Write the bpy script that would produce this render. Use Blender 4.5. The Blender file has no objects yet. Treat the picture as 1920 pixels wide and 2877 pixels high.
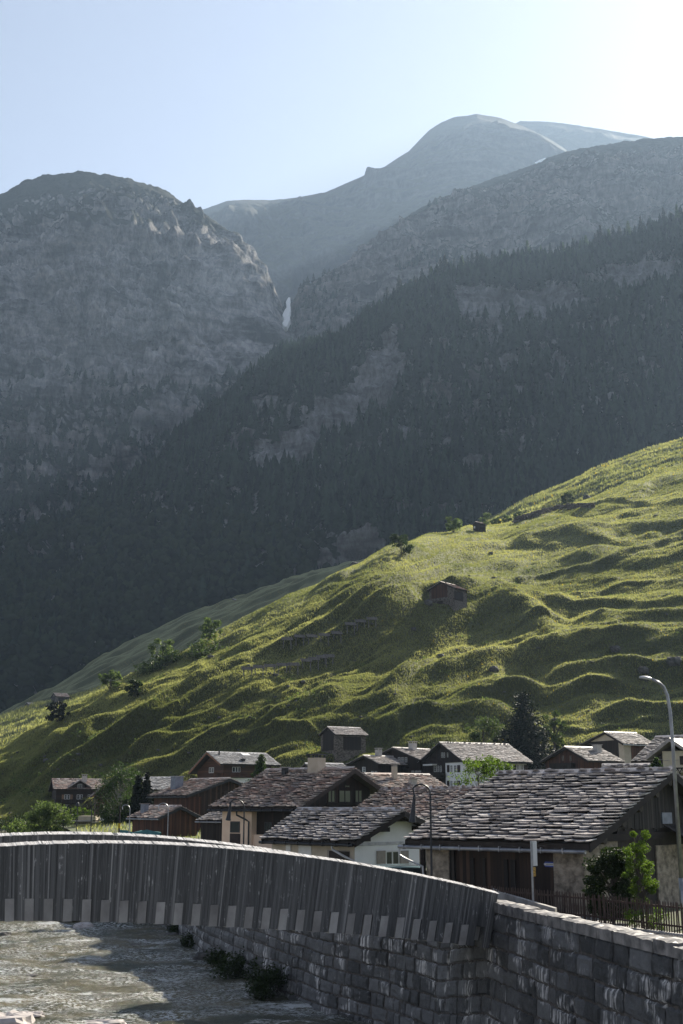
import bpy, math, random
import numpy as np
R = math.radians
rng = np.random.default_rng(7)
random.seed(7)
scn = bpy.context.scene
COL = scn.collection

# ------------------------------------------------------------------ camera, sky, sun, exposure
F, TH, CZ = 3400.0, R(13.58), 3.7           # focal length in px of a 1920 px wide frame, pitch, eye height
SUN_AZ, SUN_EL = 36.0, 35.0
cd = bpy.data.cameras.new('camera'); cam = bpy.data.objects.new('camera', cd); COL.objects.link(cam)
cam.location = (0, 0, CZ); cam.rotation_euler = (math.pi/2 + TH, 0, 0)
cd.sensor_fit = 'HORIZONTAL'; cd.sensor_width = 24; cd.lens = F/1920*24
cd.clip_start = 0.5; cd.clip_end = 20000
scn.camera = cam
world = bpy.data.worlds.new("World"); scn.world = world; world.use_nodes = True
wn = world.node_tree.nodes; wl = world.node_tree.links
bg = wn['Background']; sky = wn.new('ShaderNodeTexSky'); sky.sky_type = 'NISHITA'; sky.sun_disc = False
sky.sun_elevation = R(SUN_EL); sky.sun_rotation = R(SUN_AZ); sky.altitude = 1200
sky.air_density = 1.0; sky.dust_density = 1.5; sky.ozone_density = .8
hsv = wn.new('ShaderNodeHueSaturation'); hsv.inputs['Saturation'].default_value = .62; wl.new(sky.outputs[0], hsv.inputs['Color']); tn = wn.new('ShaderNodeMix'); tn.data_type = 'RGBA'; tn.blend_type = 'MULTIPLY'; tn.inputs[0].default_value = 1; tn.inputs[7].default_value = (1.02, .965, 1.0, 1); wl.new(hsv.outputs[0], tn.inputs[6]); wl.new(tn.outputs[2], bg.inputs[0]); bg.inputs[1].default_value = 0.052
sd = bpy.data.lights.new('sun', 'SUN'); sun = bpy.data.objects.new('sun', sd); COL.objects.link(sun)
sd.energy = 5.0; sd.angle = R(0.55); sd.color = (1.0, 0.91, 0.76)
sun.rotation_euler = (R(90-SUN_EL), 0, math.pi - R(SUN_AZ))
scn.view_settings.view_transform = 'Standard'; scn.view_settings.look = 'None'
scn.view_settings.gamma = 1; scn.view_settings.exposure = 1.4
cy = scn.cycles
cy.max_bounces = 6; cy.diffuse_bounces = 2; cy.glossy_bounces = 2; cy.transmission_bounces = 3
cy.volume_bounces = 0; cy.transparent_max_bounces = 6; cy.use_denoising = True
cy.sample_clamp_indirect = 4.0; cy.caustics_reflective = False; cy.caustics_refractive = False

# ------------------------------------------------------------------ maths
ct, st = math.cos(TH), math.sin(TH)
def P(x, y, d):
    "world point seen at picture position (x, y) at forward distance d"
    u = (x-960)/F; v = (1438.5-y)/F
    Y = ct - v*st; Z = st + v*ct; k = d/Y
    return np.array([u*k, d, CZ+Z*k])
def Pv(x, y, d):
    u = (x-960)/F; v = (1438.5-y)/F
    Y = ct - v*st; Z = st + v*ct; k = d/Y
    return np.stack([u*k, d+0*k, CZ+Z*k], -1)
def ray(x, y):
    p = P(x, y, 1.0); return np.array([0, 0, CZ]), p-np.array([0, 0, CZ])
def hit(x, y, p0, n):
    o, d = ray(x, y); return o + d*(np.dot(np.array(p0)-o, n)/np.dot(d, n))
def projv(V):
    X, Y, Z = V[..., 0], V[..., 1], V[..., 2]-CZ
    zc = Y*ct+Z*st; yc = -Y*st+Z*ct
    return 960+F*X/zc, 1438.5-F*yc/zc
_perm = rng.permutation(4096).astype(np.int64)
_ga = rng.random(4096)*2*np.pi
def noise2(x, y):
    xi = np.floor(x).astype(np.int64); yi = np.floor(y).astype(np.int64)
    xf = x-xi; yf = y-yi
    u = xf*xf*xf*(xf*(xf*6-15)+10); v = yf*yf*yf*(yf*(yf*6-15)+10)
    def g(ix, iy, dx, dy):
        a = _ga[_perm[(ix + _perm[iy & 4095]) & 4095]]
        return np.cos(a)*dx+np.sin(a)*dy
    n00 = g(xi, yi, xf, yf); n10 = g(xi+1, yi, xf-1, yf)
    n01 = g(xi, yi+1, xf, yf-1); n11 = g(xi+1, yi+1, xf-1, yf-1)
    return 1.5*((n00*(1-u)+n10*u)*(1-v)+(n01*(1-u)+n11*u)*v)
def fbm(x, y, o=4, g=.5, l=2.03):
    s = 0; a = 1
    for i in range(o):
        s = s+a*noise2(x+17.3*i, y-9.1*i); x = x*l; y = y*l; a *= g
    return s
def ridged(x, y, o=4, g=.5):
    s = 0; a = 1
    for i in range(o):
        s = s+a*(1-2*np.abs(noise2(x+31.7*i, y+5.3*i))); x = x*2.07; y = y*2.07; a *= g
    return s
def sstep(a, b, x):
    t = np.clip((x-a)/(b-a), 0, 1); return t*t*(3-2*t)

# ------------------------------------------------------------------ object helpers
def tag(o, label=None, cat=None, group=None, kind=None):
    if label: o['label'] = label
    if cat: o['category'] = cat
    if group: o['group'] = group
    if kind: o['kind'] = kind
    return o
def empty(name, loc, rz=0, label=None, cat=None, group=None):
    o = bpy.data.objects.new(name, None); COL.objects.link(o)
    o.location = loc; o.rotation_euler = (0, 0, rz); o.empty_display_size = .3
    return tag(o, label, cat, group)
def copy_tree(o, parent=None):
    c = o.copy(); COL.objects.link(c)
    if parent: c.parent = parent
    for ch in o.children: copy_tree(ch, c)
    return c
class MB:
    "collects faces of one mesh; per-face colour variation in attribute 'var'"
    def __init__(s): s.v = []; s.f = []; s.c = []; s.n = 0
    def add(s, vs, fs, var=None):
        vs = np.asarray(vs, float).reshape(-1, 3)
        s.v.append(vs); k = rng.random() if var is None else var
        for f in fs: s.f.append(tuple(i+s.n for i in f)); s.c.append(k)
        s.n += len(vs); return s
    def box(s, x0, x1, y0, y1, z0, z1, var=None):
        return s.add([(x0,y0,z0),(x1,y0,z0),(x1,y1,z0),(x0,y1,z0),(x0,y0,z1),(x1,y0,z1),(x1,y1,z1),(x0,y1,z1)],
            [(0,3,2,1),(4,5,6,7),(0,1,5,4),(1,2,6,5),(2,3,7,6),(3,0,4,7)], var)
    def hexa(s, a, b, var=None):
        "solid between quad a (4 pts) and quad b (4 pts)"
        return s.add(list(a)+list(b), [(3,2,1,0),(4,5,6,7),(0,1,5,4),(1,2,6,5),(2,3,7,6),(3,0,4,7)], var)
    def bar(s, a, b, w, h=None, up=(0,0,1), var=None):
        a = np.array(a, float); b = np.array(b, float); h = w if h is None else h
        d = b-a; d /= np.linalg.norm(d)+1e-9; up = np.array(up, float)
        if abs(np.dot(d, up)) > .98: up = np.array((1., 0, 0))
        e = np.cross(d, up); e /= np.linalg.norm(e); g = np.cross(e, d)
        q = lambda p: [p-e*w/2-g*h/2, p+e*w/2-g*h/2, p+e*w/2+g*h/2, p-e*w/2+g*h/2]
        return s.hexa(q(a), q(b), var)
    def tube(s, pts, rad, n=8, var=None, cap=True):
        pts = np.array(pts, float); m = len(pts)
        rad = np.broadcast_to(np.array(rad, float), (m,))
        vs = []; T = np.gradient(pts, axis=0); T /= np.linalg.norm(T, axis=1)[:, None]+1e-9
        up = np.array((0, 0, 1.)) if abs(T[0][2]) < .9 else np.array((1., 0, 0))
        for i in range(m):
            e = np.cross(T[i], up); l = np.linalg.norm(e)
            if l < 1e-3: e = np.cross(T[i], (0, 1., 0)); l = np.linalg.norm(e)
            e /= l; g = np.cross(e, T[i]); up = g
            for k in range(n):
                a = 2*math.pi*k/n; vs.append(pts[i]+rad[i]*(math.cos(a)*e+math.sin(a)*g))
        fs = [(i*n+k, i*n+(k+1) % n, (i+1)*n+(k+1) % n, (i+1)*n+k) for i in range(m-1) for k in range(n)]
        if cap: fs += [tuple(range(n))[::-1], tuple((m-1)*n+k for k in range(n))]
        return s.add(vs, fs, var)
    def prism(s, poly, z0, z1, var=None):
        n = len(poly); vs = [(x, y, z0) for x, y in poly]+[(x, y, z1) for x, y in poly]
        return s.add(vs, [tuple(range(n))[::-1], tuple(range(n, 2*n))]+[(i, (i+1) % n, n+(i+1) % n, n+i) for i in range(n)], var)
    def build(s, name, mat, parent=None, smooth=False, loc=None):
        me = bpy.data.meshes.new(name)
        V = np.concatenate(s.v) if s.v else np.zeros((0, 3))
        me.from_pydata(V.tolist(), [], s.f)
        at = me.attributes.new('var', 'FLOAT', 'FACE'); at.data.foreach_set('value', np.array(s.c, np.float32))
        if smooth: me.polygons.foreach_set('use_smooth', [True]*len(me.polygons))
        o = bpy.data.objects.new(name, me); COL.objects.link(o)
        if mat: me.materials.append(mat)
        if parent: o.parent = parent
        if loc is not None: o.location = loc
        return o
def raw_mesh(name, V, Fc, mat, parent=None, var=None, smooth=False):
    "V (n,3), Fc (m,k) index array - quick mesh for big arrays"
    me = bpy.data.meshes.new(name); k = Fc.shape[1]; m = len(Fc)
    me.vertices.add(len(V)); me.vertices.foreach_set('co', V.astype(np.float32).ravel())
    me.loops.add(m*k); me.loops.foreach_set('vertex_index', Fc.astype(np.int32).ravel())
    me.polygons.add(m); me.polygons.foreach_set('loop_start', np.arange(0, m*k, k, dtype=np.int32))
    me.polygons.foreach_set('loop_total', np.full(m, k, np.int32))
    if smooth: me.polygons.foreach_set('use_smooth', np.ones(m, bool))
    me.update(calc_edges=True)
    if var is not None:
        at = me.attributes.new('var', 'FLOAT', 'FACE'); at.data.foreach_set('value', var.astype(np.float32))
    if mat: me.materials.append(mat)
    o = bpy.data.objects.new(name, me); COL.objects.link(o)
    if parent: o.parent = parent
    return o
def grid_mesh(name, V, mat, smooth=True, pv=None, parent=None):
    "V (nt,nx,3)"
    nt, nx = V.shape[:2]; i = np.arange((nt-1)*(nx-1)); r = i//(nx-1); c = i % (nx-1); b = r*nx+c
    o = raw_mesh(name, V.reshape(-1, 3), np.stack([b, b+1, b+nx+1, b+nx], 1), mat, parent, smooth=smooth)
    if pv is not None:
        at = o.data.attributes.new('zone', 'FLOAT', 'POINT'); at.data.foreach_set('value', pv.astype(np.float32).ravel())
    return o

# ------------------------------------------------------------------ materials
def nt_new(name):
    m = bpy.data.materials.new(name); m.use_nodes = True
    n = m.node_tree.nodes; b = n['Principled BSDF']; return m, n, m.node_tree.links, b
def node(n, t, **kw):
    o = n.new(t)
    for k, v in kw.items(): setattr(o, k, v)
    return o
def coords(n, l, scale=(1, 1, 1), src='Object'):
    tc = n.new('ShaderNodeTexCoord'); mp = n.new('ShaderNodeMapping'); mp.inputs['Scale'].default_value = scale
    l.new(tc.outputs[src], mp.inputs[0]); return mp.outputs[0]
def noise_n(n, l, vec, scale=5, detail=5, rough=.6):
    t = n.new('ShaderNodeTexNoise'); t.inputs['Scale'].default_value = scale; t.inputs['Detail'].default_value = detail
    t.inputs['Roughness'].default_value = rough; l.new(vec, t.inputs['Vector']); return t.outputs[0]
def ramp(n, l, fac, stops):
    r = n.new('ShaderNodeValToRGB'); e = r.color_ramp.elements
    while len(e) < len(stops): e.new(.5)
    for k, (p, c) in enumerate(stops):
        e[k].position = p; e[k].color = (*c, 1) if len(c) == 3 else c
    l.new(fac, r.inputs[0]); return r.outputs[0]
def mixc(n, l, fac, a, b, mode='MIX'):
    m = n.new('ShaderNodeMix'); m.data_type = 'RGBA'; m.blend_type = mode
    for sck, v in ((0, fac), (6, a), (7, b)):
        if isinstance(v, (int, float)): m.inputs[sck].default_value = v
        elif isinstance(v, tuple): m.inputs[sck].default_value = (*v, 1)
        else: l.new(v, m.inputs[sck])
    return m.outputs[2]
def math_n(n, l, op, a, b=None, clamp=False):
    m = n.new('ShaderNodeMath'); m.operation = op; m.use_clamp = clamp
    for k, v in ((0, a), (1, b)):
        if v is None: continue
        if isinstance(v, (int, float)): m.inputs[k].default_value = v
        else: l.new(v, m.inputs[k])
    return m.outputs[0]
def attr(n, name='var'):
    a = n.new('ShaderNodeAttribute'); a.attribute_name = name; return a.outputs['Fac']
def bump(n, l, b, h, strength=.5, dist=.05):
    bn = n.new('ShaderNodeBump'); bn.inputs['Strength'].default_value = strength; bn.inputs['Distance'].default_value = dist
    l.new(h, bn.inputs['Height']); l.new(bn.outputs[0], b.inputs['Normal'])
def mat_noise(name, c1, c2, scale=(3, 3, 3), rough=.8, var=0.0, bs=.4, bd=.02, metal=0, spec=.5, detail=5, lo=.35, hi=.65):
    m, n, l, b = nt_new(name); f = noise_n(n, l, coords(n, l, scale), 1, detail)
    col = ramp(n, l, f, [(lo, c1), (hi, c2)])
    if var:
        k = math_n(n, l, 'ADD', math_n(n, l, 'MULTIPLY', attr(n), 2*var), 1-var)
        cc = n.new('ShaderNodeCombineColor')
        for i in range(3): l.new(k, cc.inputs[i])
        col = mixc(n, l, 1.0, col, cc.outputs[0], 'MULTIPLY')
    l.new(col, b.inputs['Base Color']); b.inputs['Roughness'].default_value = rough
    b.inputs['Metallic'].default_value = metal; b.inputs['Specular IOR Level'].default_value = spec
    if bs: bump(n, l, b, f, bs, bd)
    return m
def mat_leaf(name, c1, c2, trans=.5, c3=None, rough=.6, spec=.3):
    "leaf: diffuse plus translucent, per-face colour"
    m, n, l, b = nt_new(name); col = ramp(n, l, attr(n), [(0, c1), (.9, c2)]+([(1., c3)] if c3 else []))
    l.new(col, b.inputs['Base Color']); b.inputs['Roughness'].default_value = rough; b.inputs['Specular IOR Level'].default_value = spec
    t = n.new('ShaderNodeBsdfTranslucent'); l.new(mixc(n, l, 1.0, col, (1.35, 1.4, .9), 'MULTIPLY'), t.inputs[0])
    mx = n.new('ShaderNodeMixShader'); mx.inputs[0].default_value = trans
    l.new(b.outputs[0], mx.inputs[1]); l.new(t.outputs[0], mx.inputs[2]); l.new(mx.outputs[0], n['Material Output'].inputs[0])
    return m
def mat_slab(name, c1, c2, rust, amt=.35, rough=.5):
    m, n, l, b = nt_new(name); v = attr(n)
    f = noise_n(n, l, coords(n, l, (2.2, 2.2, 2.2)), 1, 6, .7)
    f2 = noise_n(n, l, coords(n, l, (.35, .35, .35)), 1, 3, .6)
    col = ramp(n, l, v, [(0, c1), (1, c2)])
    rm = ramp(n, l, math_n(n, l, 'ADD', math_n(n, l, 'MULTIPLY', math_n(n, l, 'FRACT', math_n(n, l, 'MULTIPLY', v, 7.31)), .45), math_n(n, l, 'MULTIPLY', f2, .75)), [(.52, (0, 0, 0)), (.8, (amt, amt, amt))])
    col = mixc(n, l, rm, col, rust)
    col = mixc(n, l, ramp(n, l, f, [(.42, (0, 0, 0)), (.75, (.75, .75, .75))]), col, (.04, .038, .038))
    fine = noise_n(n, l, coords(n, l, (14, 14, 14)), 1, 4, .7)
    lich = ramp(n, l, fine, [(.6, (0, 0, 0)), (.66, (.35, .35, .35))])
    col = mixc(n, l, lich, col, (.42, .42, .36))
    l.new(col, b.inputs['Base Color']); b.inputs['Roughness'].default_value = rough
    bump(n, l, b, fine, .5, .02)
    return m
def mat_planks(name, c1, c2, c3, w=.16, axis=0, rough=.75, streak=1.0):
    "vertical boards; axis 0 = wall along local x and y both"
    m, n, l, b = nt_new(name)
    tc = n.new('ShaderNodeTexCoord'); sp = n.new('ShaderNodeSeparateXYZ'); l.new(tc.outputs['Object'], sp.inputs[0])
    s = math_n(n, l, 'ADD', sp.outputs[0], sp.outputs[1])
    if axis == 1: s = sp.outputs[2]
    q = math_n(n, l, 'DIVIDE', s, w); idx = math_n(n, l, 'FLOOR', q); fr = math_n(n, l, 'FRACT', q)
    wn_ = n.new('ShaderNodeTexWhiteNoise'); wn_.noise_dimensions = '1D'; l.new(idx, wn_.inputs['W'])
    f = noise_n(n, l, coords(n, l, (9, 9, .6) if axis == 0 else (.6, .6, 12)), 1, 6, .65)
    k = math_n(n, l, 'ADD', math_n(n, l, 'MULTIPLY', wn_.outputs[0], .5), math_n(n, l, 'MULTIPLY', f, .55))
    col = ramp(n, l, k, [(.2, c1), (.55, c2), (.85, c3)])
    gap = ramp(n, l, fr, [(0, (0, 0, 0)), (.07, (1, 1, 1)), (.93, (1, 1, 1)), (1, (0, 0, 0))])
    col = mixc(n, l, gap, (.004, .003, .003), col)
    l.new(col, b.inputs['Base Color']); b.inputs['Roughness'].default_value = rough; b.inputs['Specular IOR Level'].default_value = .4
    bump(n, l, b, math_n(n, l, 'ADD', gap, math_n(n, l, 'MULTIPLY', f, .5)), .5, .015)
    return m
M = {}
M['slab_grey'] = mat_slab('slab_grey', (.24, .225, .22), (.56, .52, .50), (.30, .20, .15), .25)
M['slab_pale'] = mat_slab('slab_pale', (.26, .26, .27), (.5, .5, .5), (.34, .26, .22), .2)
M['slab_rust'] = mat_slab('slab_rust', (.19, .165, .155), (.54, .47, .43), (.42, .21, .14), .5)
M['under'] = mat_noise('under', (.02, .017, .015), (.045, .035, .03), (3, 3, 3), .9)
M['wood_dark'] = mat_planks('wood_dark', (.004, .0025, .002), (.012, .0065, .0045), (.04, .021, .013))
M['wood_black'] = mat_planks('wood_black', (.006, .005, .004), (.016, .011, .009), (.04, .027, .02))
M['wood_red'] = mat_planks('wood_red', (.022, .009, .005), (.068, .026, .014), (.14, .058, .03), .14)
M['wood_brown'] = mat_planks('wood_brown', (.028, .013, .007), (.075, .034, .017), (.14, .066, .035), .2, 1)
M['wood_log'] = mat_planks('wood_log', (.010, .007, .005), (.028, .016, .011), (.05, .03, .02), .2, 1)
M['wood_grey'] = mat_planks('wood_grey', (.008, .007, .006), (.024, .02, .018), (.07, .06, .052), .13)
M['wood_silver'] = mat_noise('wood_silver', (.10, .095, .088), (.24, .225, .205), (3, 3, 3), .8)
M['beam'] = mat_noise('beam', (.006, .0045, .004), (.026, .017, .014), (2, 2, 8), .85)
M['barge'] = mat_noise('barge', (.015, .010, .008), (.05, .033, .026), (5, 5, 5), .8)
M['barge_tan'] = mat_noise('barge_tan', (.16, .07, .035), (.3, .14, .07), (5, 5, 5), .7)
M['plaster_cream'] = mat_noise('plaster_cream', (.76, .56, .41), (.84, .64, .48), (1.5, 1.5, 1.5), .9, bs=.15)
M['plaster_white'] = mat_noise('plaster_white', (.80, .80, .80), (.86, .86, .86), (1.5, 1.5, 1.5), .9, bs=.15)
M['plaster_yellow'] = mat_noise('plaster_yellow', (.5, .45, .33), (.6, .54, .4), (1.5, 1.5, 1.5), .9, bs=.15)
M['plaster_beige'] = mat_noise('plaster_beige', (.42, .36, .28), (.5, .44, .35), (1.5, 1.5, 1.5), .9, bs=.15)
M['rubble'] = mat_noise('rubble', (.09, .075, .056), (.40, .34, .265), (3.2, 3.2, 3.8), .9, bs=.9, bd=.08, detail=8, lo=.3, hi=.62)
M['stone_wall'] = mat_noise('stone_wall', (.035, .03, .026), (.19, .165, .14), (2.5, 2.5, 5), .9, bs=.9, bd=.08, detail=6, lo=.38, hi=.6)
M['white_paint'] = mat_noise('white_paint', (.62, .62, .6), (.7, .7, .68), (4, 4, 4), .6, bs=0)
M['shutter_dark'] = mat_noise('shutter_dark', (.018, .011, .009), (.035, .02, .016), (4, 4, 4), .7, bs=0)
M['shutter_tan'] = mat_noise('shutter_tan', (.14, .08, .045), (.22, .13, .075), (4, 4, 4), .7, bs=0)
M['shutter_beige'] = mat_noise('shutter_beige', (.26, .23, .2), (.33, .29, .25), (4, 4, 4), .7, bs=0)
m, n, l, b = nt_new('glass'); b.inputs['Base Color'].default_value = (.03, .04, .04, 1); b.inputs['Roughness'].default_value = .06; M['glass'] = m
m, n, l, b = nt_new('glass_lit_tint'); b.inputs['Base Color'].default_value = (.20, .22, .15, 1); b.inputs['Roughness'].default_value = .08; M['glass_lit_tint'] = m  # pale green base colour paints the light seen in the gable panes
M['wood_aged'] = mat_planks('wood_aged', (.010, .006, .004), (.034, .019, .012), (.11, .062, .04), .17)
M['metal_grey'] = mat_noise('metal_grey', (.22, .23, .25), (.36, .37, .39), (3, 3, 3), .4, bs=0, metal=.7)
M['metal_dark'] = mat_noise('metal_dark', (.012, .014, .018), (.03, .033, .038), (3, 3, 3), .45, bs=0, metal=.3)
M['metal_pale'] = mat_noise('metal_pale', (.45, .46, .48), (.6, .61, .62), (3, 3, 3), .45, bs=0, metal=.4)
M['zinc_blue'] = mat_noise('zinc_blue', (.12, .14, .18), (.2, .23, .28), (3, 3, 3), .5, bs=0, metal=.3)
M['concrete'] = mat_noise('concrete', (.21, .20, .19), (.36, .35, .33), (1.3, 1.3, .8), .85, var=.2, bs=.3)
M['concrete_pale'] = mat_noise('concrete_pale', (.33, .32, .30), (.48, .46, .43), (2, 2, 2), .8, bs=.3)
M['rock'] = mat_noise('rock', (.025, .024, .024), (.14, .135, .125), (.9, .9, .9), .85, bs=.8, bd=.1, detail=8)
M['rock_pale'] = mat_noise('rock_pale', (.34, .31, .30), (.52, .48, .46), (1.2, 1.2, 1.2), .8, bs=.6, bd=.08, detail=8)
M['soil'] = mat_noise('soil', (.03, .03, .02), (.075, .07, .05), (2, 2, 2), .95)
M['bark'] = mat_noise('bark', (.03, .025, .02), (.10, .085, .07), (6, 6, 1.5), .9)
M['birch_bark'] = mat_noise('birch_bark', (.10, .09, .08), (.45, .43, .4), (3, 3, 9), .8)
M['picket'] = mat_noise('picket', (.035, .022, .016), (.12, .078, .06), (8, 8, 1), .8)
M['leaf_mid'] = mat_leaf('leaf_mid', (.010, .019, .006), (.036, .058, .015), .4)
M['leaf_bright'] = mat_leaf('leaf_bright', (.04, .075, .010), (.11, .17, .025), .55)
M['leaf_soft'] = mat_leaf('leaf_soft', (.028, .045, .016), (.07, .10, .034), .5)
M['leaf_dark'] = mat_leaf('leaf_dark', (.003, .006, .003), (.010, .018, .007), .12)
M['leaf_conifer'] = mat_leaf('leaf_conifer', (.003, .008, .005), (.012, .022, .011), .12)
M['leaf_shaded'] = mat_leaf('leaf_shaded', (.006, .012, .004), (.03, .05, .012), .35)  # mid green darkened, putting the barn's shade on the shrub into colour
M['leaf_bush'] = mat_leaf('leaf_bush', (.04, .065, .02), (.13, .18, .06), .5)
M['leaf_larch'] = mat_leaf('leaf_larch', (.02, .037, .012), (.05, .085, .026), .45)
M['grass'] = mat_leaf('grass', (.075, .095, .032), (.38, .37, .18), .62, (.48, .34, .02))
M['flower'] = mat_leaf('flower', (.5, .36, .02), (.6, .45, .03), .3)

# ------------------------------------------------------------------ terrain
K = 1920/1568.
def crow(rows, tt):
    "Catmull-Rom through rows (m,nx,3) sampled at tt in 0..m-1"
    m = len(rows); out = []
    for t in tt:
        i = min(int(t), m-2); f = t-i
        p1, p2 = rows[i], rows[i+1]
        p0 = rows[i-1] if i > 0 else 2*p1-p2
        p3 = rows[i+2] if i+2 < m else 2*p2-p1
        out.append(.5*((2*p1)+(-p0+p2)*f+(2*p0-5*p1+4*p2-p3)*f*f+(-p0+3*p1-3*p2+p3)*f**3))
    return np.array(out)
def sheet(rows, xs, tt, lin=False, sm=0):
    R_ = []
    for pts, d in rows:
        px = [p[0] for p in pts]
        y = np.interp(xs, px, [p[1] for p in pts])
        dd = np.interp(xs, d[0], d[1]) if isinstance(d, tuple) else np.full(len(xs), float(d))
        if sm: dd = smooth1(dd, sm*3); y = smooth1(y, sm if pts is not rows[-1][0] else 2)
        R_.append(Pv(xs*K, y*K, dd))
    R_ = np.array(R_)
    if lin:
        return np.array([R_[min(int(t), len(R_)-2)]*(1-(t-min(int(t), len(R_)-2)))+R_[min(int(t), len(R_)-2)+1]*(t-min(int(t), len(R_)-2)) for t in tt])
    return crow(R_, tt)
def normals(V):
    a = np.gradient(V, axis=1); b = np.gradient(V, axis=0)
    N = np.cross(a, b); N /= np.linalg.norm(N, axis=2)[..., None]+1e-9
    return N
def smooth1(a, k):
    w = np.hanning(2*k+3)[1:-1]; w /= w.sum()
    return np.convolve(np.pad(a, k, mode='edge'), w, 'valid')

# village ground height
WALL = np.array([(12.5,12),(10.5,20),(8.5,30),(6.9,38),(5.3,45),(3.9,50.5),(2.2,54.5),(-.5,59),(-4.5,69),(-8.5,81),(-12,95),(-27,125),(-37,162),(-58,215),(-90,300)], float)
def wall_x(Y): return np.interp(Y, WALL[:, 1], WALL[:, 0])
WATER = -5.5
def water_z(Y): return WATER+np.clip(Y-95, 0, 400)*.048
def ground_z(X, Y):
    r = np.interp(Y, [0, 40, 60, 80, 120, 165, 215, 260], [-.3, -.3, -.35, .1, 1.6, 4.4, 6.6, 7])
    l = np.interp(Y, [0, 40, 90, 125, 162, 205, 240], [-.3, -.3, -.1, .25, .35, 0, 0])
    t = sstep(-50, 5, X); return l*(1-t)+r*t

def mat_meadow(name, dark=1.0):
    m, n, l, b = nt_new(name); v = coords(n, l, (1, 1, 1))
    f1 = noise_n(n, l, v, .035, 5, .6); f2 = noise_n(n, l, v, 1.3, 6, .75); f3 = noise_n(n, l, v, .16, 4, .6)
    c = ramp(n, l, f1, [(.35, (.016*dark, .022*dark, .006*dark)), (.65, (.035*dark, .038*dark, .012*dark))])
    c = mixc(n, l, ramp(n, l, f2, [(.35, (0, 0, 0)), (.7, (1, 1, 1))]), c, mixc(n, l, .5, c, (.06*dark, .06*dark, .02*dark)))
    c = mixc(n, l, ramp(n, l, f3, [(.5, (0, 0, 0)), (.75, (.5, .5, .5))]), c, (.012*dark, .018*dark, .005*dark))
    spk = noise_n(n, l, v, 3.1, 2, .5); msk = noise_n(n, l, v, .05, 3, .5)
    yel = math_n(n, l, 'MULTIPLY', ramp(n, l, spk, [(.66, (0, 0, 0)), (.70, (1, 1, 1))]), ramp(n, l, msk, [(.48, (0, 0, 0)), (.6, (1, 1, 1))]))
    c = mixc(n, l, yel, c, (.42, .30, .03))
    l.new(c, b.inputs['Base Color']); b.inputs['Roughness'].default_value = .85; b.inputs['Specular IOR Level'].default_value = .2
    b.inputs['Sheen Weight'].default_value = .35; b.inputs['Sheen Roughness'].default_value = .5; b.inputs['Sheen Tint'].default_value = (.75, .8, .4, 1)
    bump(n, l, b, f2, .6, .35)
    return m
def mat_mountain(name, rock1, rock2, grass, slope=.62, sc=.02, tint=None, dens=.5):
    "rock on the steep faces, thin turf on the gentler ones"
    m, n, l, b = nt_new(name); v = coords(n, l, (1, 1, 1))
    vr = coords(n, l, (1, 1, .45))
    f = noise_n(n, l, vr, sc*2.2, 9, .68); g = noise_n(n, l, v, sc*.45, 5, .6); h = noise_n(n, l, vr, sc*9, 6, .7)
    strat = noise_n(n, l, coords(n, l, (.12, .12, 1)), sc*4, 5, .65)
    rk = ramp(n, l, math_n(n, l, 'ADD', math_n(n, l, 'MULTIPLY', f, .55), math_n(n, l, 'MULTIPLY', strat, .45)), [(.42, rock1), (.57, rock2)])
    rk = mixc(n, l, ramp(n, l, h, [(.35, (.7, .7, .7)), (.6, (0, 0, 0))]), rk, tuple(.45*x for x in rock1))
    ge = n.new('ShaderNodeNewGeometry'); sp = n.new('ShaderNodeSeparateXYZ'); l.new(ge.outputs['Normal'], sp.inputs[0])
    s = math_n(n, l, 'ADD', sp.outputs[2], math_n(n, l, 'MULTIPLY', math_n(n, l, 'SUBTRACT', g, .5), dens*2))
    s = math_n(n, l, 'ADD', s, math_n(n, l, 'MULTIPLY', math_n(n, l, 'SUBTRACT', f, .5), .5))
    s = math_n(n, l, 'SUBTRACT', s, attr(n, 'zone'))
    k = ramp(n, l, s, [(slope-.06, (0, 0, 0)), (slope+.06, (1, 1, 1))])
    gr = ramp(n, l, h, [(.35, tuple(.7*x for x in grass)), (.7, tuple(1.25*x for x in grass))])
    c = mixc(n, l, k, rk, gr)
    l.new(c, b.inputs['Base Color']); b.inputs['Roughness'].default_value = .95; b.inputs['Specular IOR Level'].default_value = .1
    bump(n, l, b, math_n(n, l, 'ADD', f, math_n(n, l, 'MULTIPLY', h, .4)), .9, 9)
    return m
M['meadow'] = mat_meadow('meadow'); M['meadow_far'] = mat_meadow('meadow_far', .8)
M['mtn_rock'] = mat_mountain('mtn_rock', (.025, .025, .026), (.33, .315, .31), (.014, .019, .010), .45, .012)
M['mtn_ridge'] = mat_mountain('mtn_ridge', (.045, .041, .040), (.26, .24, .225), (.022, .026, .016), .50, .012)
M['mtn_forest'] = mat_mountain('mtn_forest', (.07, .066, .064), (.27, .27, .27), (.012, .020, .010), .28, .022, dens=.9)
M['mtn_far'] = mat_mountain('mtn_far', (.04, .037, .037), (.10, .095, .09), (.05, .048, .03), .55, .008)
m, n, l, b = nt_new('snow'); b.inputs['Base Color'].default_value = (.8, .82, .85, 1); b.inputs['Roughness'].default_value = .7; M['snow'] = m

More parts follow.
